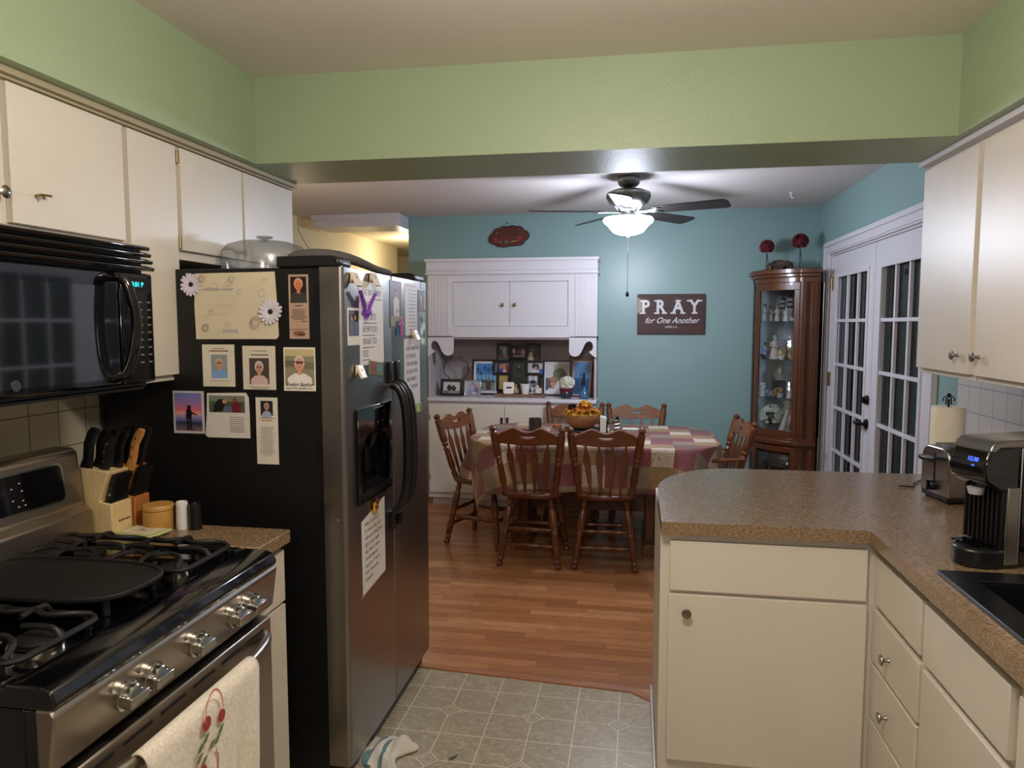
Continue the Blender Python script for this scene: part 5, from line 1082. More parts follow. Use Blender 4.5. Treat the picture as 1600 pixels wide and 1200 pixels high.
t = thing('desk_calendar', 'small white tilted card block on the wooden board at left', 'calendar', (-1.045, 5.96, BZ), local=True); t.rotation_euler = (-.25, 0, 0)
m = MB(); m.prism([(-.04, 0), (.04, 0), (.05, .012), (.042, .095), (.035, .1), (-.045, .1), (-.052, .09), (-.048, .01)], 'y', -.006, .006); m.build('card', 'white_plastic', t, bevel=.002)
m = MB(); m.box(-.022, -.0075, .046, .022, -.006, .060); m.build('window', 'black_plastic', t)
t = thing('potted_plant', 'small green plant in a white ribbed pot on the wooden board', 'potted plant', (-.905, 5.955, BZ))
m = MB(); pr = [(.027, 0)]
for k in range(8): pr += [(.028+.0017*k, .002+k*.0105), (.0295+.0017*k, .007+k*.0105)]
pr += [(.044, .09), (.040, .09), (.038, .08), (.001, .08)]; m.lathe(pr, (-.905, 5.955, BZ), 24); m.build('pot', 'white_ceramic', t)
m = MB(); r_ = random.Random(4)
for k in range(60):
    a = r_.uniform(0, 2*PI); e = r_.uniform(.3, 1.4); L = r_.uniform(.03, .065); d = Vector((math.cos(a)*math.cos(e), math.sin(a)*math.cos(e), math.sin(e))); p = Vector((-.905, 5.955, BZ+.08)); s = d.cross(Vector((0, 0, 1))).normalized()*.007
    q = p+d*L; m.add([tuple(p+d*L*.2), tuple(p+d*L*.6+s), tuple(q), tuple(p+d*L*.6-s)], [(0, 1, 2, 3)])
m.build('foliage', 'leaf_green', t, fix=False, solid=.0008)
def nest(name, label, cat, x, y, z, parts):
    t = thing(name, label, cat, (x, y, z))
    for nm, mt_, fn in parts:
        m = MB(); fn(m); m.build(nm, mt_, t)
    return t
nest('figurine', 'small seated reddish figurine left of the potted plant', 'figurine', -.985, 5.97, BZ, [('body', 'figure_tan', lambda m: (m.turned((-.985, 5.97, BZ), (-.985, 5.97, BZ+.06), [(0, .02), (.3, .024), (.7, .015), (1, .006)], 12), m.ball((-.985, 5.97, BZ+.07), .013, 10))), ('base', 'figure_dark', lambda m: m.cyl((-.985, 5.97, BZ), (-.985, 5.97, BZ+.008), .028))])
nest('figurine', 'small white and dark shoe-shaped ornament right of the potted plant', 'ornament', -.85, 5.95, BZ, [('body', 'figure_grey', lambda m: (m.ball((-.85, 5.95, BZ+.01), .022, 12, sc=(1.2, .7, .45)), m.ball((-.845, 5.96, BZ+.04), .015, 10, sc=(1, .8, 1.8)))), ('handle', 'figure_dark', lambda m: m.tube([(-.865, 5.96, BZ+.02), (-.84, 5.96, BZ+.06), (-.825, 5.96, BZ+.085)], .006))])
nest('figurine', 'small cream cube-shaped ornament at the right end of the wooden board', 'ornament', -.79, 5.95, BZ, [('body', 'figure_cream', lambda m: (m.box(-.815, 5.93, BZ+.012, -.765, 5.97, BZ+.055), m.ball((-.8, 5.95, BZ+.065), .014, 10))), ('feet', 'figure_dark', lambda m: (m.cyl((-.805, 5.94, BZ), (-.805, 5.94, BZ+.013), .006), m.cyl((-.775, 5.94, BZ), (-.775, 5.94, BZ+.013), .006)))])
# heart of twigs
m = MB(); r_ = random.Random(2)
for s in range(3):
    for side in (-1, 1):
        pts = []
        for k in range(13):
            u = k/12; a = u*PI*.97; x = side*(.105*math.sin(a)**.8 if 0 < a < PI else 0)+r_.uniform(-.004, .004); z = NZ+.105+.205*u+(.035*math.sin(u*PI) if u > .6 else 0)
            if k == 12: x = side*.045; z = NZ+.325
            if k == 0: x = side*.062
            if k == 1: x = side*.078
            pts.append((-1.535+x*1.05, 6.1+r_.uniform(-.004, .004), z))
        m.tube(pts, .0028, 6)
m.tube([(-1.62, 6.1, NZ+.105), (-1.45, 6.1, NZ+.105)], .003); m.tube([(-1.58, 6.09, NZ+.33), (-1.535, 6.1, NZ+.31), (-1.49, 6.1, NZ+.33)], .003)
m.box(-1.63, 6.06, NZ, -1.44, 6.12, NZ+.012); m.tube([(-1.59, 6.1, NZ+.01), (-1.59, 6.1, NZ+.105)], .003); m.tube([(-1.48, 6.1, NZ+.01), (-1.48, 6.1, NZ+.105)], .003)
tag(m.build('twig_heart', 'twig'), 'heart-shaped wreath of thin twigs standing behind the black and white photo', 'wreath')
# flower pot and vase
t = thing('flower_arrangement', 'cream silk flower in a short dark blue and red pot in the niche', 'flower', (-.555, 5.90, NZ))
m = MB(); m.lathe([(.035, NZ), (.05, NZ+.01), (.054, NZ+.035), (.045, NZ+.055), (.001, NZ+.055)], (-.555, 5.90, 0), 24); m.build('pot', 'dark_blue_glass', t)
m = MB()
for k in range(16): a = 2*PI*k/16; m.tube([(-.555+.04*math.cos(a), 5.9+.04*math.sin(a), NZ+.04), (-.555+.05*math.cos(a), 5.9+.05*math.sin(a), NZ+.085)], .009, 6)
m.build('red_rim', 'red_petals', t)
def bloom(m, c, r, n=60, pr=.33, seed=1, sq=.8):
    r_ = random.Random(seed)
    for k in range(n):
        z = r_.uniform(-.45, 1); a = r_.uniform(0, 2*PI); q = math.sqrt(max(0, 1-z*z)); d = Vector((q*math.cos(a), q*math.sin(a), z)); s = r*pr*r_.uniform(.7, 1.2)
        p = Vector(c)+Vector((d.x*r*.75, d.y*r*.75, d.z*r*.75*sq)); qd = d.to_track_quat('Z', 'Y').to_matrix().to_4x4()
        m.lathe([(.001, .0), (s*.7, s*.12), (s, s*.45), (s*.92, s*.47), (s*.6, s*.2), (.001, s*.08)], seg=8, mat=Matrix.Translation(p) @ qd)
m = MB(); bloom(m, (-.55, 5.9, NZ+.125), .062, 46, .45); m.build('flower_head', 'white_petals', t)
t = thing('blue_vase', 'round blue glass vase at the right front of the niche', 'vase', (-.405, 5.885, NZ))
m = MB(); m.lathe([(.03, NZ), (.042, NZ+.012), (.043, NZ+.035), (.034, NZ+.06), (.018, NZ+.078), (.012, NZ+.092), (.014, NZ+.1), (.010, NZ+.1), (.001, NZ+.09)], (-.405, 5.885, 0), 28); m.build('vessel', 'blue_glass', t)

# ================================================================ WALL SIGNS
t = thing('wooden_sign', 'rectangular dark wood sign reading PRAY for One Another on the teal wall', 'sign', (.28, YW-.012, 1.44))
m = MB(); m.box(.012, YW-.028, 1.444, .552, YW-.002, 1.768); m.build('board', 'sign_wood', t, bevel=.002)
for k, (c, x) in enumerate(zip('PRAY', (.078, .198, .338, .467))):
    text(c, .142, (x, YW-.0285, 1.662), (1, 0, 0), (0, 0, 1), 'white_trim', t, sx=.86, bold=.0045)
    m = MB()   # slab serifs
    zb, zt = 1.613, 1.712
    feet = {'P': [(-.045, .0, zb), (-.045, -.02, zt)], 'R': [(-.05, -.008, zb), (.012, .052, zb), (-.05, -.02, zt)], 'A': [(-.06, -.018, zb), (.018, .06, zb), (-.022, .022, zt)], 'Y': [(-.02, .025, zb), (-.06, -.015, zt), (.018, .062, zt)]}[c]
    for a, b, z in feet: m.box(x+a, YW-.0290, z-.006, x+b, YW-.0282, z+.006)
    m.build('letter_serif', 'white_trim', t)
text('for One Another', .068, (.285, YW-.0285, 1.552), (1, 0, 0), (0, 0, 1), 'white_trim', t, shear=.45, sx=.9, bold=.0006)
text('JAMES 5:16', .024, (.285, YW-.0285, 1.500), (1, 0, 0), (0, 0, 1), 'white_trim', t, sx=.85)
t = thing('wall_plaque', 'scalloped dark brown oval plaque with painted flowers above the hutch', 'plaque', (-1.05, YW-.01, 2.15))
P = [(270, 590), (300, 500), (365, 450), (400, 375), (470, 335), (550, 320), (620, 280), (690, 285), (760, 290), (850, 262), (930, 285), (1050, 290), (1110, 345), (1130, 380), (1200, 400), (1250, 470), (1250, 540), (1215, 600), (1150, 640), (1110, 710), (1030, 745), (900, 755), (780, 765), (640, 785), (480, 768), (420, 720), (320, 690), (280, 640)]
def pq(p): return (-1.06+(p[0]-760)/975*.345, 2.258-(p[1]-525)/975*.345)
m = MB(); m.prism([pq(p) for p in P], 'y', YW-.018, YW-.002); m.build('board_edge', 'figure_dark', t, bevel=.002)
cx_, cy_ = pq((760, 525)); m = MB(); m.prism([((pq(p)[0]-cx_)*.93+cx_, (pq(p)[1]-cy_)*.9+cy_) for p in P], 'y', YW-.0215, YW-.017); m.build('board', 'plaque_wood', t)
m = MB(); O = (cx_, YW-.022, cy_); r_ = random.Random(8); els = []
for (x, y, n, r, c) in ((.17, .33, 9, .055, 'b0485a'), (.77, .38, 9, .06, 'b04038'), (.44, .22, 9, .05, '7e9098')):
    for k in range(n): a = 2*PI*k/n; els.append(('p', [(x, y), (x+r*.9*math.cos(a-.15), y+r*1.7*math.sin(a-.15)), (x+r*math.cos(a+.15), y+r*1.9*math.sin(a+.15))], c))
for (x0, y0, x1, y1) in ((.25, .2, .32, .26), (.6, .22, .66, .3), (.68, .24, .72, .3), (.3, .14, .34, .17), (.78, .78, .8, .86), (.18, .6, .2, .7), (.52, .2, .6, .24)): els.append(('p', [(x0, y0), (x1, y0+.02), (x1+.008, y1), (x0+.01, y1-.02)], 'a8986a'))
art(m, O, (1, 0, 0), (0, 0, 1), .33, .17, els); m.build('painted_flowers', 'print', t, fix=False)
text('BLESS THIS HOME', .026, (cx_, YW-.022, cy_+.045), (1, 0, 0), (0, 0, 1), 'figure_dark', t); text('LORD ABOVE', .026, (cx_, YW-.022, cy_+.015), (1, 0, 0), (0, 0, 1), 'figure_dark', t)
m = MB(); m.turned((-1.072, YW-.001, 2.367), (-1.072, YW-.012, 2.367), [(0, .003), (.7, .003), (1, .006)], 10); m.build('nail', 'bronze_black', t)

# ================================================================ TABLE
TX0, TX1, TY0, TY1, TZ = -1.10, .545, 4.50, 5.56, .752
t = thing('dining_table', 'oak trestle dining table with rounded corners under a patchwork cloth', 'table', ((TX0+TX1)/2, 5.03, 0))
def rrect(x0, x1, y0, y1, r, n=8):
    o = []
    for cx_, cy_, a0 in ((x1-r, y1-r, 0), (x0+r, y1-r, 90), (x0+r, y0+r, 180), (x1-r, y0+r, 270)):
        for k in range(n+1): a = R(a0+90*k/n); o.append((cx_+r*math.cos(a), cy_+r*math.sin(a)))
    return o
m = MB(); m.prism(rrect(TX0, TX1, TY0, TY1, .34), 'z', TZ-.032, TZ); m.build('tabletop', 'oak_rail', t, bevel=.004)
for x in (-.74, .11):
    m = MB(); m.box(x-.045, 4.72, .0, x+.045, 5.36, .075); m.prism([(4.72, 0), (5.34, 0), (5.3, .08), (4.76, .08)], 'x', x-.05, x+.05); m.build('trestle_foot', 'oak_chair', t, bevel=.006)
    m = MB(); m.box(x-.03, 4.82, .075, x+.03, 4.90, .68); m.box(x-.03, 5.18, .075, x+.03, 5.26, .68); m.box(x-.028, 4.9, .2, x+.028, 5.18, .3); m.build('trestle_post', 'oak_chair', t, bevel=.006)
    m = MB(); m.box(x-.035, 4.62, .65, x+.035, 5.46, .718); m.build('top_rail', 'oak_chair', t, bevel=.004)
m = MB(); m.box(-.74, 5.02, .22, .11, 5.06, .36); m.box(-.74, 4.90, .36, .11, 5.18, .385); m.build('stretcher_beam', 'oak_rail', t, bevel=.004)
# tablecloth
def cloth():
    m = MB(); r = .34; cx_, cy_ = (TX0+TX1)/2-.0, (TY0+TY1)/2; hx_, hy_ = (TX1-TX0)/2, (TY1-TY0)/2
    dx, dy = .29, .30; nx, ny = 150, 112; vs = []; uv = []
    for j in range(ny+1):
        for i in range(nx+1):
            s = (-(hx_+dx)+2*(hx_+dx)*i/nx); q = (-(hy_+dy)+2*(hy_+dy)*j/ny)
            # distance outside the rounded table outline
            ax, ay = abs(s)-(hx_-r), abs(q)-(hy_-r)
            if ax > 0 and ay > 0: L = math.hypot(ax, ay); d = L-r; nx_, ny_ = ax/L, ay/L
            elif ax > ay: d = ax-r; nx_, ny_ = 1, 0
            else: d = ay-r; nx_, ny_ = 0, 1
            sx_, sy_ = (1 if s >= 0 else -1), (1 if q >= 0 else -1)
            if d <= 0: x, y, z = s, q, TZ+.003+.0008*noise.noise(Vector((s*6, q*6, 0)))
            else:
                bx, by = s-sx_*nx_*d, q-sy_*ny_*d; ang = math.atan2(by, bx)
                rr_ = .016*(1-math.exp(-d/.012)); drop = max(0, d-.012)
                corner = min(1, max(0, ax)*max(0, ay)/(.22*.22)) if (ax > 0 and ay > 0) else 0
                fold = (.012+.05*corner)*math.sin(ang*15+1.2*math.sin(ang*4))*min(1, drop*4.5)+.010*math.sin(s*19+q*17)*min(1, drop*4)
                o = rr_+.05*drop*(1+.5*corner)+fold
                o = max(o, .006)
                x, y = bx+sx_*nx_*o, by+sy_*ny_*o; z = TZ+.003-drop*(.985)-.004*(1-math.exp(-d/.01))
            vs.append((cx_+x, cy_+y, z)); uv.append((s+2.03, q+2.07))
    m.add(vs, [(j*(nx+1)+i, j*(nx+1)+i+1, (j+1)*(nx+1)+i+1, (j+1)*(nx+1)+i) for j in range(ny) for i in range(nx)], smooth=True); m.uv = uv
    # turn the near left corner out so that its lining shows
    o = m.build('tablecloth', ['patchwork', 'beige_lining'], fix=False)
    md = o.modifiers.new('solid', 'SOLIDIFY'); md.thickness = .0025; md.offset = -1; md.material_offset = 1
    tag(o, 'patchwork tablecloth in burgundy, tan and cream draped over the dining table', 'tablecloth')
    return o
tc_ = cloth()
TT = TZ+.006
# things on the table
t = thing('flower_bowl', 'terracotta-coloured bowl filled with yellow and orange silk flowers', 'bowl', (-.375, 5.22, TT+.012))
bxx, byy = -.375, 5.20; bz = TT+.014
m = MB(); m.lathe([(.05, bz), (.075, bz+.006), (.108, bz+.04), (.125, bz+.08), (.128, bz+.105), (.122, bz+.107), (.118, bz+.085), (.1, bz+.045), (.001, bz+.02)], (bxx, byy, 0), 36); m.build('bowl', 'terracotta', t)
m = MB()
for k in range(11): a = 2*PI*k/11; bloom(m, (bxx+.1*math.cos(a), byy+.1*math.sin(a), bz+.11), .032, 12, .5, k)
bloom(m, (bxx+.02, byy, bz+.16), .05, 30, .4, 20); m.build('yellow_flowers', 'yellow_petals', t)
m = MB(); 
for k in range(7): a = 2*PI*k/7+.3; bloom(m, (bxx+.06*math.cos(a), byy+.06*math.sin(a), bz+.125), .03, 12, .5, k+30)
bloom(m, (bxx+.03, byy-.05, bz+.165), .03, 14, .5, 44); m.build('orange_flowers', 'orange_petals', t)
m = MB(); bloom(m, (bxx-.07, byy-.02, bz+.15), .03, 14, .5, 50); m.build('dark_leaves', 'dark_leaf', t)
m = MB(); m.lathe([(.001, TT), (.125, TT), (.145, TT+.008), (.14, TT+.012), (.12, TT+.006), (.001, TT+.006)], (bxx+.01, byy, 0), 36); tag(m.build('serving_tray', 'figure_dark'), 'round dark tray under the bowl of flowers on the table', 'tray')
t = thing('candle_jar', 'dark glass candle jar on the left half of the table', 'candle', (-.705, 5.15, TT))
m = MB(); m.lathe([(.044, TT), (.046, TT+.004), (.046, TT+.088), (.043, TT+.09), (.041, TT+.08), (.001, TT+.078)], (-.705, 5.12, 0), 28); m.build('jar', 'candle_dark', t)
t = thing('votive_glass', 'small clear glass votive with an amber candle beside the tray', 'candle', (-.545, 5.0, TT))
m = MB(); m.lathe([(.03, TT), (.045, TT+.008), (.012, TT+.02), (.012, TT+.03), (.034, TT+.04), (.036, TT+.07), (.033, TT+.07), (.03, TT+.045), (.001, TT+.04)], (-.53, 4.98, 0), 24); m.build('holder', 'clear_glass', t)
m = MB(); m.lathe([(.001, TT+.045), (.029, TT+.045), (.032, TT+.063), (.001, TT+.063)], (-.53, 4.98, 0), 20); m.build('candle', 'orange_petals', t)
t = thing('napkin_holder', 'upright napkin holder with white napkins beside the flower bowl', 'napkin holder', (-.21, 5.10, TT))
m = MB(); m.box(-.245, 5.03, TT, -.185, 5.15, TT+.008); m.tube([(-.24, 5.04, TT+.004), (-.242, 5.04, TT+.09), (-.242, 5.14, TT+.09), (-.24, 5.14, TT+.004)], .003); m.tube([(-.19, 5.04, TT+.004), (-.188, 5.04, TT+.09), (-.188, 5.14, TT+.09), (-.19, 5.14, TT+.004)], .003); m.build('rack', 'bronze_black', t)
m = MB()
for k in range(6): m.box(-.235+k*.007, 5.03, TT+.008, -.23+k*.007, 5.15, TT+.118-.002*k)
m.build('napkins', 'white_petals', t)
t = thing('salt_shaker', 'slim clear glass shaker with metal cap beside the napkin holder', 'shaker', (-.165, 5.12, TT))
m = MB(); m.lathe([(.016, TT), (.018, TT+.004), (.015, TT+.08), (.001, TT+.08)], (-.158, 5.08, 0), 16); m.build('body', 'clear_glass', t)
m = MB(); m.lathe([(.016, TT+.08), (.016, TT+.095), (.008, TT+.102), (.001, TT+.103)], (-.158, 5.08, 0), 16); m.build('cap', 'chrome', t)
t = thing('lighthouse_figurine', 'small black and white spiral-striped lighthouse figurine on the table', 'figurine', (-.118, 5.06, TT))
m = MB(); m.lathe([(.03, TT), (.031, TT+.012), (.024, TT+.02), (.0175, TT+.095), (.021, TT+.1), (.001, TT+.1)], (-.118, 5.06, 0), 24); m.build('tower', 'white_ceramic', t)
m = MB()
for s in range(3):
    for k in range(16):
        a0, a1 = 2*PI*k/16, 2*PI*(k+1)/16; z0 = TT+.022+s*.026+a0*.0035; z1 = z0+.0035*2*PI/16
        def P3(a, z): r = .0245-(z-TT-.02)/.075*.0065; return (-.118+(r+.0006)*math.cos(a+PI), 5.06+(r+.0006)*math.sin(a+PI), min(z, TT+.096))
        m.add([P3(a0, z0), P3(a1, z1), P3(a1, z1+.012), P3(a0, z0+.012)], [(0, 1, 2, 3)])
m.build('stripe', 'black_plastic', t, fix=False)
m = MB(); m.lathe([(.02, TT+.1), (.02, TT+.106), (.011, TT+.108), (.011, TT+.122), (.015, TT+.124), (.001, TT+.142)], (-.118, 5.06, 0), 18); m.build('lantern', 'black_plastic', t)
m = MB(); m.box(-.085, 5.27, TT, .03, 5.36, TT+.003); tag(m.build('folded_paper', 'white_petals'), 'small white folded paper lying behind the lighthouse figurine', 'paper')

# ================================================================ CHAIRS
def chair(name, label, group, arms=False):
    t = thing(name, label, 'chair', (0, 0, 0), group, local=True)
    # local: back at -y, front at +y, origin on the floor below the seat's centre
    m = MB(); o = []
    for k in range(28):
        a = 2*PI*k/28; ca, sa = math.cos(a), math.sin(a); w = .215+.02*sa; x = w*math.copysign(abs(ca)**.62, ca); y = .2*math.copysign(abs(sa)**.7, sa); o.append((x, y))
    m.prism(o, 'z', .435, .468); m.build('seat', 'oak_seat', t, bevel=.009, seg=3)
    tp = [(0, .015), (.05, .021), (.08, .014), (.12, .022), (.15, .013), (.2, .022), (.42, .0255), (.5, .019), (.52, .0235), (.54, .019), (.7, .0225), (.84, .021), (.86, .014), (.9, .021), (.93, .014), (.97, .023), (1, .017)]
    for sx_ in (-1, 1):
        for sy_ in (-1, 1):
            top = Vector((sx_*.125, sy_*.13, .44)); bot = Vector((sx_*.19, sy_*.205, 0)); m = MB(); m.turned(top, bot, tp, 12); m.build('leg', 'oak_chair', t)
    sp = [(0, .009), (.12, .012), (.22, .017), (.3, .011), (.34, .016), (.5, .018), (.66, .016), (.7, .011), (.78, .017), (.88, .012), (1, .009)]
    def at_leg(sx_, sy_, z): k = (.44-z)/.44; return Vector((sx_*(.125+.065*k), sy_*(.13+.075*k), z))
    for sy_, z in ((-1, .235), (-1, .135), (1, .185)): m = MB(); m.turned(at_leg(-1, sy_, z), at_leg(1, sy_, z), sp, 10); m.build('stretcher', 'oak_chair', t)
    for sx_ in (-1, 1): m = MB(); m.turned(at_leg(sx_, -1, .19), at_leg(sx_, 1, .19), sp, 10); m.build('stretcher', 'oak_chair', t)
    pp = [(0, .016), (.08, .021), (.12, .014), (.16, .02), (.2, .0225), (.44, .020), (.46, .025), (.5, .017), (.54, .025), (.56, .020), (.6, .027), (.66, .026), (.9, .024), (.92, .015), (.94, .022), (.965, .024), (.985, .014), (1, .004)]
    for sx_ in (-1, 1):
        m = MB(); m.turned((sx_*.158, -.145, .46), (sx_*.218, -.265, .905), pp, 12); m.build('back_post', 'oak_chair', t)
    # crest rail with crescent hand hole
    def cr(x): u = abs(x)/.2; return .858+.030*math.exp(-((u-.42)/.24)**2)-.030*max(0, u-.8)/.2+.004
    n = 24; tops = [(-.2+.4*k/n, cr(-.2+.4*k/n)) for k in range(n+1)]; bots = [(-.2+.4*k/n, .785-.006*math.cos((-.2+.4*k/n)/.2*PI)) for k in range(n+1)]
    hole_t = lambda x: .848-.004*1-.020*(1-(x/.055)**2)**.5*0.35 if abs(x) < .055 else None
    tilt = Matrix.Translation((0, -.245, .84)) @ Matrix.Rotation(R(15), 4, 'X') @ Matrix.Translation((0, 0, -.84))
    m = MB(); vs = []; fs = []; hw = .052; th = .011
    xs = sorted(set([round(-.2+.4*k/n, 5) for k in range(n+1)]+[-hw, hw]+[round(hw*math.sin(a*PI/16), 5) for a in range(-7, 8)]))
    cols = []
    for x in xs:
        bt = .785-.006*math.cos(x/.2*PI); tp_ = cr(x)
        if abs(x) <= hw+1e-9: e = math.sqrt(max(0, 1-(x/hw)**2)); h0 = .846-.024*e; h1 = .846-.006*e
        else: h0 = h1 = .835 if abs(x) > hw+.01 else .846
        cols.append((x, bt, h0, h1, tp_))
    for y in (-th, th):
        for c in cols: vs += [(c[0], y, c[1]), (c[0], y, c[2]), (c[0], y, c[3]), (c[0], y, c[4])]
    N_ = len(cols)
    for i in range(N_-1):
        a, b = i*4, (i+1)*4; A, B = a+4*N_, b+4*N_
        fs += [(a, b, b+1, a+1), (a+2, b+2, b+3, a+3), (A, A+1, B+1, B), (A+2, A+3, B+3, B+2), (a, A, B, b), (a+3, b+3, B+3, A+3)]
        if abs(cols[i][0]) <= hw+1e-6 and abs(cols[i+1][0]) <= hw+1e-6: fs += [(a+1, b+1, B+1, A+1), (a+2, A+2, B+2, b+2)]
    fs += [(0, 1, 1+4*N_, 4*N_), (2, 3, 3+4*N_, 2+4*N_)]
    m.add(vs, fs, mat=tilt); m.build('crest_rail', 'oak_rail', t)
    for k in range(4):
        u = (k-1.5)/1.5; x0, x1 = u*.088, u*.125; m = MB(); y0, y1 = -.15, -.232; z0, z1 = .462, .80
        def Q(s): return Vector((x0+(x1-x0)*s, y0+(y1-y0)*s, z0+(z1-z0)*s))
        prof = [(0, .006), (.08, .008), (.3, .014), (.66, .0225), (.76, .0215), (.82, .013), (.88, .0075), (1, .006)]
        vs = []; 
        for s, w in prof:
            q = Q(s)
            for a, b in ((-w, -.005), (w, -.005), (w, .005), (-w, .005)): vs.append((q.x+a, q.y+b, q.z))
        n_ = len(prof); m.add(vs, [(i*4+j, i*4+(j+1) % 4, (i+1)*4+(j+1) % 4, (i+1)*4+j) for i in range(n_-1) for j in range(4)]+[(0, 1, 2, 3), (n_*4-4, n_*4-3, n_*4-2, n_*4-1)]); m.build('spindle', 'oak_chair', t, bevel=.002)
    if arms:
        for sx_ in (-1, 1):
            m = MB(); m.tube([(sx_*.19, -.21, .66), (sx_*.235, -.08, .665), (sx_*.25, .08, .66), (sx_*.235, .19, .655), (sx_*.225, .22, .652)], [.017, .021, .024, .028, .02], 10, flat=.55); m.build('armrest', 'oak_rail', t)
            m = MB(); m.turned((sx_*.195, .12, .46), (sx_*.235, .16, .655), [(0, .012), (.2, .017), (.3, .011), (.5, .018), (.7, .012), (.8, .016), (1, .011)], 10); m.build('arm_post', 'oak_chair', t)
            m = MB(); m.turned((sx_*.2, -.02, .46), (sx_*.243, .02, .655), [(0, .008), (.3, .011), (1, .008)], 10); m.build('arm_post', 'oak_chair', t)
    return t
GC = 'oak arrow-back dining chairs'
c0 = chair('dining_chair', 'oak arrow-back chair at the near side of the table, left one seen from behind', GC)
c0.location = (-.635, 4.575, 0); c0.rotation_euler = (0, 0, R(-2))
copy_tree(c0, (-.176, 4.595, 0), R(2), 'oak arrow-back chair at the near side of the table, right one seen from behind')
copy_tree(c0, (-.468, 5.475, 0), R(180), 'oak arrow-back chair at the far side of the table, behind the flower bowl')
copy_tree(c0, (.018, 5.475, 0), R(181), 'oak chair at the far side of the table, against the teal wall')
copy_tree(c0, (-1.03, 4.91, 0), R(-108), 'oak chair at the left end of the table in front of the hutch cupboards')
c1 = chair('armchair', 'oak arrow-back armchair at the right end of the table before the china cabinet', None, True)
c1.location = (.47, 4.90, 0); c1.rotation_euler = (0, 0, R(98))

# ================================================================ CURIO CABINET
CH = 1.93
fp = [(.925, 6.04), (.925, 5.86), (1.185, 5.60), (1.315, 5.60), (1.385, 6.04)]     # back left, front left, front right, side, back right
A, B, Cc, D_, E_ = [Vector(p) for p in fp]
def bow(o, n=10, bulge=.035, ins=0):
    q = []; nrm = Vector((-(Cc-B).y, (Cc-B).x)).normalized(); nrm = nrm if nrm.y < 0 else -nrm
    for k in range(n+1): s = k/n; q.append(B+(Cc-B)*s+nrm*(bulge*math.sin(PI*s)+o))
    return q
def foot(o=0): return [(A.x-o, A.y), (B.x-o, B.y-o*.4)]+[tuple(p) for p in bow(o)[1:-1]]+[(Cc.x, Cc.y-o), (D_.x+o*.3, D_.y-o), (E_.x, E_.y)]
t = thing('curio_cabinet', 'tall brown corner curio cabinet with glass front full of figurines', 'display cabinet', (1.15, 5.82, 0))
m = MB(); m.prism(foot(.0), 'z', CH-.10, CH-.06); m.prism(foot(.02), 'z', CH-.06, CH-.035); m.prism(foot(.04), 'z', CH-.035, CH); m.build('cornice', 'curio_wood', t, bevel=.004)
m = MB(); m.prism(foot(.02), 'z', .0, .09); m.prism(foot(.0), 'z', .09, .14); m.build('plinth', 'curio_wood', t, bevel=.003)
m = MB(); m.prism(foot(.0), 'z', .60, .67); m.prism(foot(.022), 'z', .618, .65); m.build('waist_rail', 'curio_wood', t, bevel=.004)
def post(p, w, d, z0, z1, ang, m): m.box(-w/2, -d/2, z0, w/2, d/2, z1, mat=Matrix.Translation((p[0], p[1], 0)) @ Matrix.Rotation(ang, 4, 'Z'))
an = math.atan2((Cc-B).y, (Cc-B).x)
m = MB(); post((.938, 5.875), .03, .03, .14, CH-.06, 0, m); post((1.19, 5.618), .05, .03, .14, CH-.06, an*.6, m); post((1.215, 5.612), .03, .03, .14, CH-.06, 0, m)
for k in range(3): pass
m.build('corner_post', 'curio_wood', t, bevel=.002)
m = MB(); post((1.29, 5.617), .045, .03, .14, CH-.06, 0, m); m.box(1.225, 5.62, .14, 1.28, 5.63, CH-.06); m.box(1.22, 5.606, .60, 1.31, 5.62, .67); m.build('side_pilaster', 'curio_wood', t, bevel=.002)
m = MB(); m.box(A.x, 5.87, .14, A.x+.008, 6.04, CH-.08); m.build('left_glass', 'clear_glass', t)
m = MB(); m.box(A.x, 6.0, .14, A.x+.02, 6.04, CH-.06); m.box(A.x+.0, 6.028, .14, 1.385, 6.042, CH-.06); m.build('back_frame', 'curio_wood', t)
m = MB(); m.box(A.x+.02, 6.022, .67, 1.37, 6.027, CH-.1); m.build('back_panel', 'mirror_reflection', t)
m = MB(); m.box(1.371, 5.70, .67, 1.376, 6.02, CH-.1); m.build('side_mirror', 'mirror', t)
m = MB(); m.prism([(1.315, 5.60), (1.325, 5.60), (1.39, 6.04), (1.378, 6.04)], 'z', .1, CH-.06); m.build('side_panel', 'curio_wood', t)
# door : rails + stiles + curved glass
bo = bow(.004, 10); bi = bow(-.012, 10)
m = MB()
def band(k0, k1, z0, z1):
    q = [tuple(p) for p in bo[k0:k1+1]]+[tuple(p) for p in bi[k0:k1+1][::-1]]; m.prism(q, 'z', z0, z1)
band(0, 10, .67, .725); band(0, 10, CH-.155, CH-.10); band(0, 1, .725, CH-.155); band(9, 10, .725, CH-.155)
dr = m.build('door', 'curio_wood', t, bevel=.002)
m = MB(); g = bow(-.004, 20); m.add([(p.x, p.y, z) for z in (.725, CH-.155) for p in g[2:-2]], [(i, i+1, i+1+17, i+17) for i in range(16)], smooth=True); m.build('curved_glass', 'clear_glass', dr, fix=False, solid=.003)
m = MB(); m.turned((.945, 5.835, 1.2), (.93, 5.815, 1.2), [(0, .006), (1, .009)], 10); m.build('knob', 'nickel', dr)
m = MB(); lo = []
band2 = [(0, 10, .14, .19), (0, 10, .56, .60), (0, 1, .19, .56), (9, 10, .19, .56)]
for q in band2: band(*q)
m2 = m.build('lower_door', 'curio_wood', t, bevel=.002)
m = MB(); m.add([(p.x, p.y, z) for z in (.19, .56) for p in g[2:-2]], [(i, i+1, i+1+17, i+17) for i in range(16)], smooth=True); m.build('lower_glass', 'clear_glass', m2, fix=False, solid=.003)
SH = [1.545, 1.255, .965, .675]
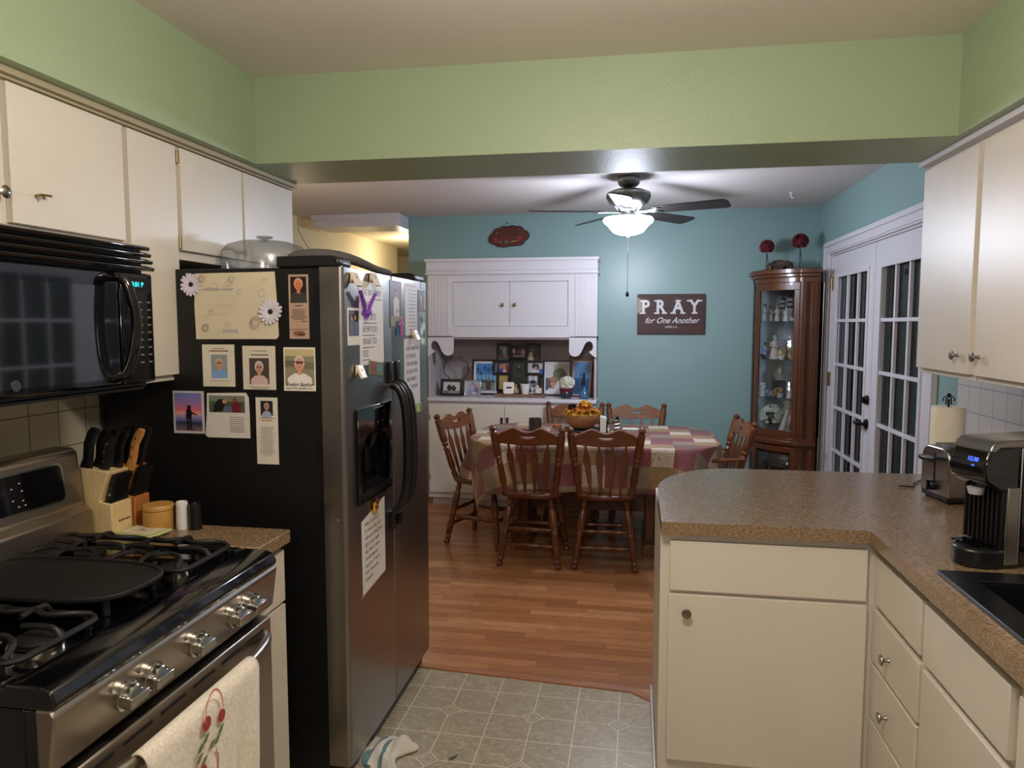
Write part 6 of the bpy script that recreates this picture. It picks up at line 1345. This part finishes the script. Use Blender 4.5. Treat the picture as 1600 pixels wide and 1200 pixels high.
inner = [(.95, 6.015), (.95, 5.885)]+[tuple(p) for p in bow(-.03)[1:-1]]+[(1.2, 5.64), (1.30, 5.64), (1.36, 6.015)]
for z in SH[:3]:
    m = MB(); m.prism(inner, 'z', z-.006, z); m.build('glass_shelf', 'shelf_glass' if 'shelf_glass' in M else 'clear_glass', t)
m = MB(); m.prism(inner, 'z', SH[3]-.01, SH[3]); m.build('floor_shelf', 'curio_wood', t)
m = MB(); m.prism(inner, 'z', .28, .286); m.build('glass_shelf', 'clear_glass', t)
# figurines
def figurine(x, y, z, h, robe, skin, hair, label, wide=1, base=None, name='figurine'):
    t = thing(name, label, 'figurine', (x, y, z))
    m = MB(); m.lathe([(h*.17*wide, 0), (h*.19*wide, h*.02), (h*.14*wide, h*.3), (h*.1*wide, h*.52), (h*.13*wide, h*.66), (h*.1*wide, h*.75), (h*.035, h*.8), (.001, h*.8)], (x, y, z), 14)
    m.tube([(x-h*.12*wide, y, z+h*.7), (x-h*.15*wide, y-h*.05, z+h*.55), (x-h*.03, y-h*.13*wide, z+h*.5)], [h*.045, h*.042, h*.03], 8); m.tube([(x+h*.12*wide, y, z+h*.7), (x+h*.15*wide, y-h*.05, z+h*.55), (x+h*.03, y-h*.13*wide, z+h*.5)], [h*.045, h*.042, h*.03], 8); m.build('robe', robe, t)
    m = MB(); m.ball((x, y, z+h*.88), h*.095, 12, sc=(.9, .95, 1.1)); m.build('head', skin, t)
    m = MB(); m.ball((x, y+h*.02, z+h*.915), h*.105, 12, sc=(1, 1, .9)); m.build('hair', hair, t)
    return t
def pagoda(x, y, z, h, label):
    t = thing('tower_figurine', label, 'figurine', (x, y, z)); m = MB(); m.lathe([(h*.12, 0), (h*.12, h*.5), (h*.09, h*.5), (h*.09, h*.85), (.001, h*.85)], (x, y, z), 6); m.build('tower', 'figure_grey', t)
    m = MB()
    for k in range(3): m.lathe([(h*.17*(1-.18*k), h*(.48+.17*k)), (h*.07, h*(.57+.17*k)), (.001, h*(.57+.17*k))], (x, y, z), 8)
    m.turned((x, y, z+h*.85), (x, y, z+h), [(0, .006), (1, .001)], 8); m.build('roofs', 'figure_dark', t)
z = SH[0]
figurine(.985, 5.86, z, .135, 'figure_grey', 'figure_tan', 'figure_dark', 'grey robed figurine at the left of the top glass shelf')
figurine(1.035, 5.90, z, .115, 'figure_cream', 'figure_tan', 'figure_dark', 'cream figurine second from left on the top glass shelf')
figurine(1.075, 5.84, z, .125, 'figure_pink', 'figure_tan', 'figure_tan', 'pinkish robed figurine third from left on the top glass shelf')
figurine(1.125, 5.76, z, .105, 'white_ceramic', 'white_ceramic', 'white_ceramic', 'white crouching figurine in the middle of the top glass shelf', 1.3)
pagoda(1.12, 5.88, z, .2, 'tall dark-roofed tower ornament on the top glass shelf, left of two'); pagoda(1.17, 5.85, z, .215, 'tall dark-roofed tower ornament on the top glass shelf, right of two')
figurine(1.195, 5.72, z, .12, 'figure_cream', 'figure_cream', 'figure_cream', 'cream figurine at the right of the top glass shelf')
figurine(1.27, 5.80, z, .18, 'figure_tan', 'figure_tan', 'figure_cream', 'tall tan figurine at the right rear of the top glass shelf', .7)
def critter(x, y, z, s, mat, label, cat='ornament', name='animal_ornament'):
    t = thing(name, label, cat, (x, y, z)); m = MB(); m.ball((x, y, z+s*.5), s*.5, 12, sc=(1.25, .9, 1)); m.build('body', mat, t); m = MB(); m.ball((x-s*.5, y-s*.25, z+s*.95), s*.3, 10); m.ball((x-s*.62, y-s*.25, z+s*1.22), s*.1, 6); m.ball((x-s*.38, y-s*.25, z+s*1.22), s*.1, 6); m.build('head', mat, t)
critter(1.16, 5.71, z, .03, 'white_ceramic', 'tiny white ornament beside the crouching figurine on the top shelf')
z = SH[1]
figurine(1.055, 5.79, z, .185, 'figure_pink', 'figure_cream', 'figure_grey', 'large pale kneeling figurine on the second glass shelf', 1.2)
figurine(.995, 5.86, z, .125, 'figure_blue', 'figure_tan', 'figure_dark', 'blue-grey figurine at the left of the second glass shelf', 1.2)
figurine(1.12, 5.76, z, .11, 'figure_tan', 'figure_tan', 'figure_dark', 'tan seated figurine in the middle of the second glass shelf', 1.4)
figurine(1.155, 5.78, z, .15, 'figure_cream', 'figure_tan', 'figure_dark', 'cream hugging figurine right of the middle on the second glass shelf', 1.1)
figurine(1.17, 5.69, z, .09, 'orange_petals', 'figure_tan', 'figure_tan', 'small orange-brown figurine at the front of the second glass shelf', 1.4)
critter(1.21, 5.69, z, .04, 'figure_blue', 'small blue and white ornament at the right of the second glass shelf'); critter(.975, 5.80, z, .035, 'figure_dark', 'small dark ornament at the left front of the second glass shelf')
m = MB(); m.lathe([(.02, z), (.028, z+.03), (.024, z+.032), (.001, z+.01)], (1.095, 5.72, 0), 16); tag(m.build('small_cup', 'white_ceramic'), 'small white cup at the front of the second glass shelf', 'cup')
z = SH[2]
m = MB(); m.prism([(1.0+.0, z), (1.06, z), (1.06, z+.16), (1.05, z+.18), (1.035, z+.19), (1.01, z+.185), (1.0, z+.165)], 'y', 5.96, 5.975); tag(m.build('arched_plaque', 'figure_grey'), 'grey arched plaque standing at the left of the third glass shelf', 'plaque')
m = MB(); m.box(1.07, 5.85, z, 1.155, 5.90, z+.12); tag(m.build('trinket_box', 'figure_dark', bevel=.004), 'dark square box in the middle of the third glass shelf', 'box')
figurine(1.17, 5.80, z, .13, 'figure_tan', 'figure_tan', 'figure_dark', 'tan figurine right of the dark box on the third glass shelf')
figurine(1.205, 5.74, z, .12, 'figure_red', 'figure_tan', 'figure_cream', 'red-robed figurine at the right of the third glass shelf')
figurine(1.15, 5.68, z, .11, 'figure_cream', 'figure_tan', 'figure_dark', 'cream standing figurine at the front of the third glass shelf')
figurine(1.19, 5.665, z, .085, 'white_ceramic', 'white_ceramic', 'white_ceramic', 'white rounded snowman figurine at the front of the third glass shelf', 1.2)
m = MB(); 
for k in range(5): m.lathe([(.022, z+k*.022), (.024, z+k*.022+.015), (.016, z+k*.022+.02)], (.985+.004*(k % 2), 5.84, 0), 16)
tag(m.build('stacked_cups', 'white_ceramic'), 'stack of tiny white cups at the left of the third glass shelf', 'cup')
t = thing('flower_pot', 'white bowl of brown dried blooms at the front of the third glass shelf', 'flower pot', (1.09, 5.73, z))
m = MB(); m.lathe([(.018, z), (.03, z+.035), (.026, z+.035), (.001, z+.02)], (1.09, 5.73, 0), 16); m.build('pot', 'white_ceramic', t); m = MB(); bloom(m, (1.085, 5.74, z+.045), .04, 26, .4, 61); m.build('blooms', 'figure_tan', t)
critter(1.03, 5.79, z, .045, 'figure_blue', 'small blue ornament left of the dried blooms on the third glass shelf'); critter(1.055, 5.76, z, .035, 'figure_tan', 'small tan ornament beside the dried blooms on the third glass shelf')
z = SH[3]
t = thing('flower_ball', 'large round bouquet of white flowers filling the left of the bottom shelf', 'flowers', (1.04, 5.84, z))
m = MB(); bloom(m, (1.055, 5.84, z+.135), .105, 130, .22, 71, 1.0); m.build('white_blooms', 'white_petals', t)
m = MB(); m.ball((1.055, 5.84, z+.13), .062, 16); m.build('green_core', 'leaf_green', t)
m = MB(); m.lathe([(.04, z), (.035, z+.03), (.001, z+.04)], (1.055, 5.84, 0), 16); m.build('stand', 'white_ceramic', t)
m = MB(); m.turned((1.10, 5.71, z), (1.15, 5.72, z+.2), [(0, .032), (.5, .022), (.9, .012), (1, .016)], 16); tag(m.build('bud_vase', 'figure_pink'), 'slender pink vase leaning before the white bouquet', 'vase')
m = MB(); m.turned((1.19, 5.80, z+.1), (1.175, 5.77, z+.105), [(0, .045), (1, .045)], 24); m.box(1.15, 5.79, z, 1.22, 5.82, z+.06); tag(m.build('display_plate', 'figure_pink'), 'small pink plate on a stand right of the pink vase', 'plate')
m = MB(); m.box(1.14, 5.84, z, 1.25, 5.9, z+.06); m.box(1.15, 5.84, z+.06, 1.25, 5.9, z+.2); m.lathe([(.05, z+.2), (.06, z+.24), (.05, z+.25), (.001, z+.26)], (1.2, 5.85, 0), 18); tag(m.build('cream_casket', 'figure_cream', bevel=.004), 'cream lidded box at the upper right of the bottom shelf', 'box')
for k in range(9): critter(1.165+(k % 3)*.028, 5.66+(k//3)*.035, z, .028+.004*(k % 2), ['white_ceramic', 'figure_blue', 'figure_grey', 'figure_dark', 'white_ceramic'][k % 5], 'tiny ornament in the crowd at the right front of the bottom curio shelf'); bpy.data.objects[-1]
for o in COL.objects:
    if o.parent is None and o.get('label', '').startswith('tiny ornament in the crowd'): o['group'] = 'tiny ornaments at the bottom of the curio'
for k, x in enumerate((1.0, 1.05, 1.1, 1.15, 1.2)):
    figurine(x, 5.87-.04*k, .286, .11+.02*(k % 2), ['figure_dark', 'figure_grey', 'figure_tan', 'figure_cream', 'figure_dark'][k], 'figure_tan', 'figure_dark', 'dim figurine behind the lower curio glass')['group'] = 'figurines behind the lower curio glass'
# topiaries on the curio
def topiary(x, y, z, h, r, label, seed):
    t = thing('rose_topiary', label, 'topiary', (x, y, z))
    m = MB(); m.lathe([(.03, z), (.032, z+.008), (.02, z+.014), (.001, z+.016)], (x, y, 0), 16); m.build('base', 'dried_brown', t)
    m = MB(); m.tube([(x, y, z+.01), (x+.002, y, z+h*.5), (x, y, z+h-r*.5)], .004, 8); m.tube([(x+.008, y, z+.015), (x+.014, y, z+h*.35), (x+.004, y, z+h-r)], .0025, 6); m.build('stem', 'twig', t)
    m = MB(); r_ = random.Random(seed)
    m.ball((x, y, z+h), r*.62, 14)
    bloom(m, (x, y, z+h), r*1.05, 70, .36, seed, 1.0)
    for k in range(14): a_ = 2*PI*k/14; bloom(m, (x+r*.45*math.cos(a_), y+r*.45*math.sin(a_), z+h-r*.5), r*.35, 5, .6, seed+k)
    m.build('rose_ball', 'red_petals', t)
topiary(.985, 5.86, CH, .185, .053, 'dark red rose ball on a stem at the left of the curio top', 1)
topiary(1.215, 5.80, CH, .215, .058, 'dark red rose ball on a stem at the right of the curio top', 2)
t = thing('dried_flower_arrangement', 'low brown dried flower arrangement between the two rose topiaries', 'flowers', (1.08, 5.80, CH))
m = MB(); bloom(m, (1.06, 5.80, CH+.03), .06, 40, .4, 5, .7); bloom(m, (1.11, 5.78, CH+.03), .055, 36, .4, 6, .6); bloom(m, (1.02, 5.79, CH+.025), .04, 20, .4, 7, .6); m.build('blooms', 'dried_brown', t)
m = MB(); r_ = random.Random(12)
for k in range(50):
    a = r_.uniform(0, 2*PI); e = r_.uniform(.0, .9); L = r_.uniform(.06, .1); d = Vector((math.cos(a)*math.cos(e)*1.2, math.sin(a)*math.cos(e)*.7, math.sin(e)*.8)); p = Vector((1.08, 5.80, CH+.02)); s = d.cross(Vector((0, 0, 1))).normalized()*.012
    m.add([tuple(p+d*L*.3), tuple(p+d*L*.75+s), tuple(p+d*L*1.1), tuple(p+d*L*.75-s)], [(0, 1, 2, 3)])
m.build('leaves', 'dark_leaf', t, fix=False, solid=.001)
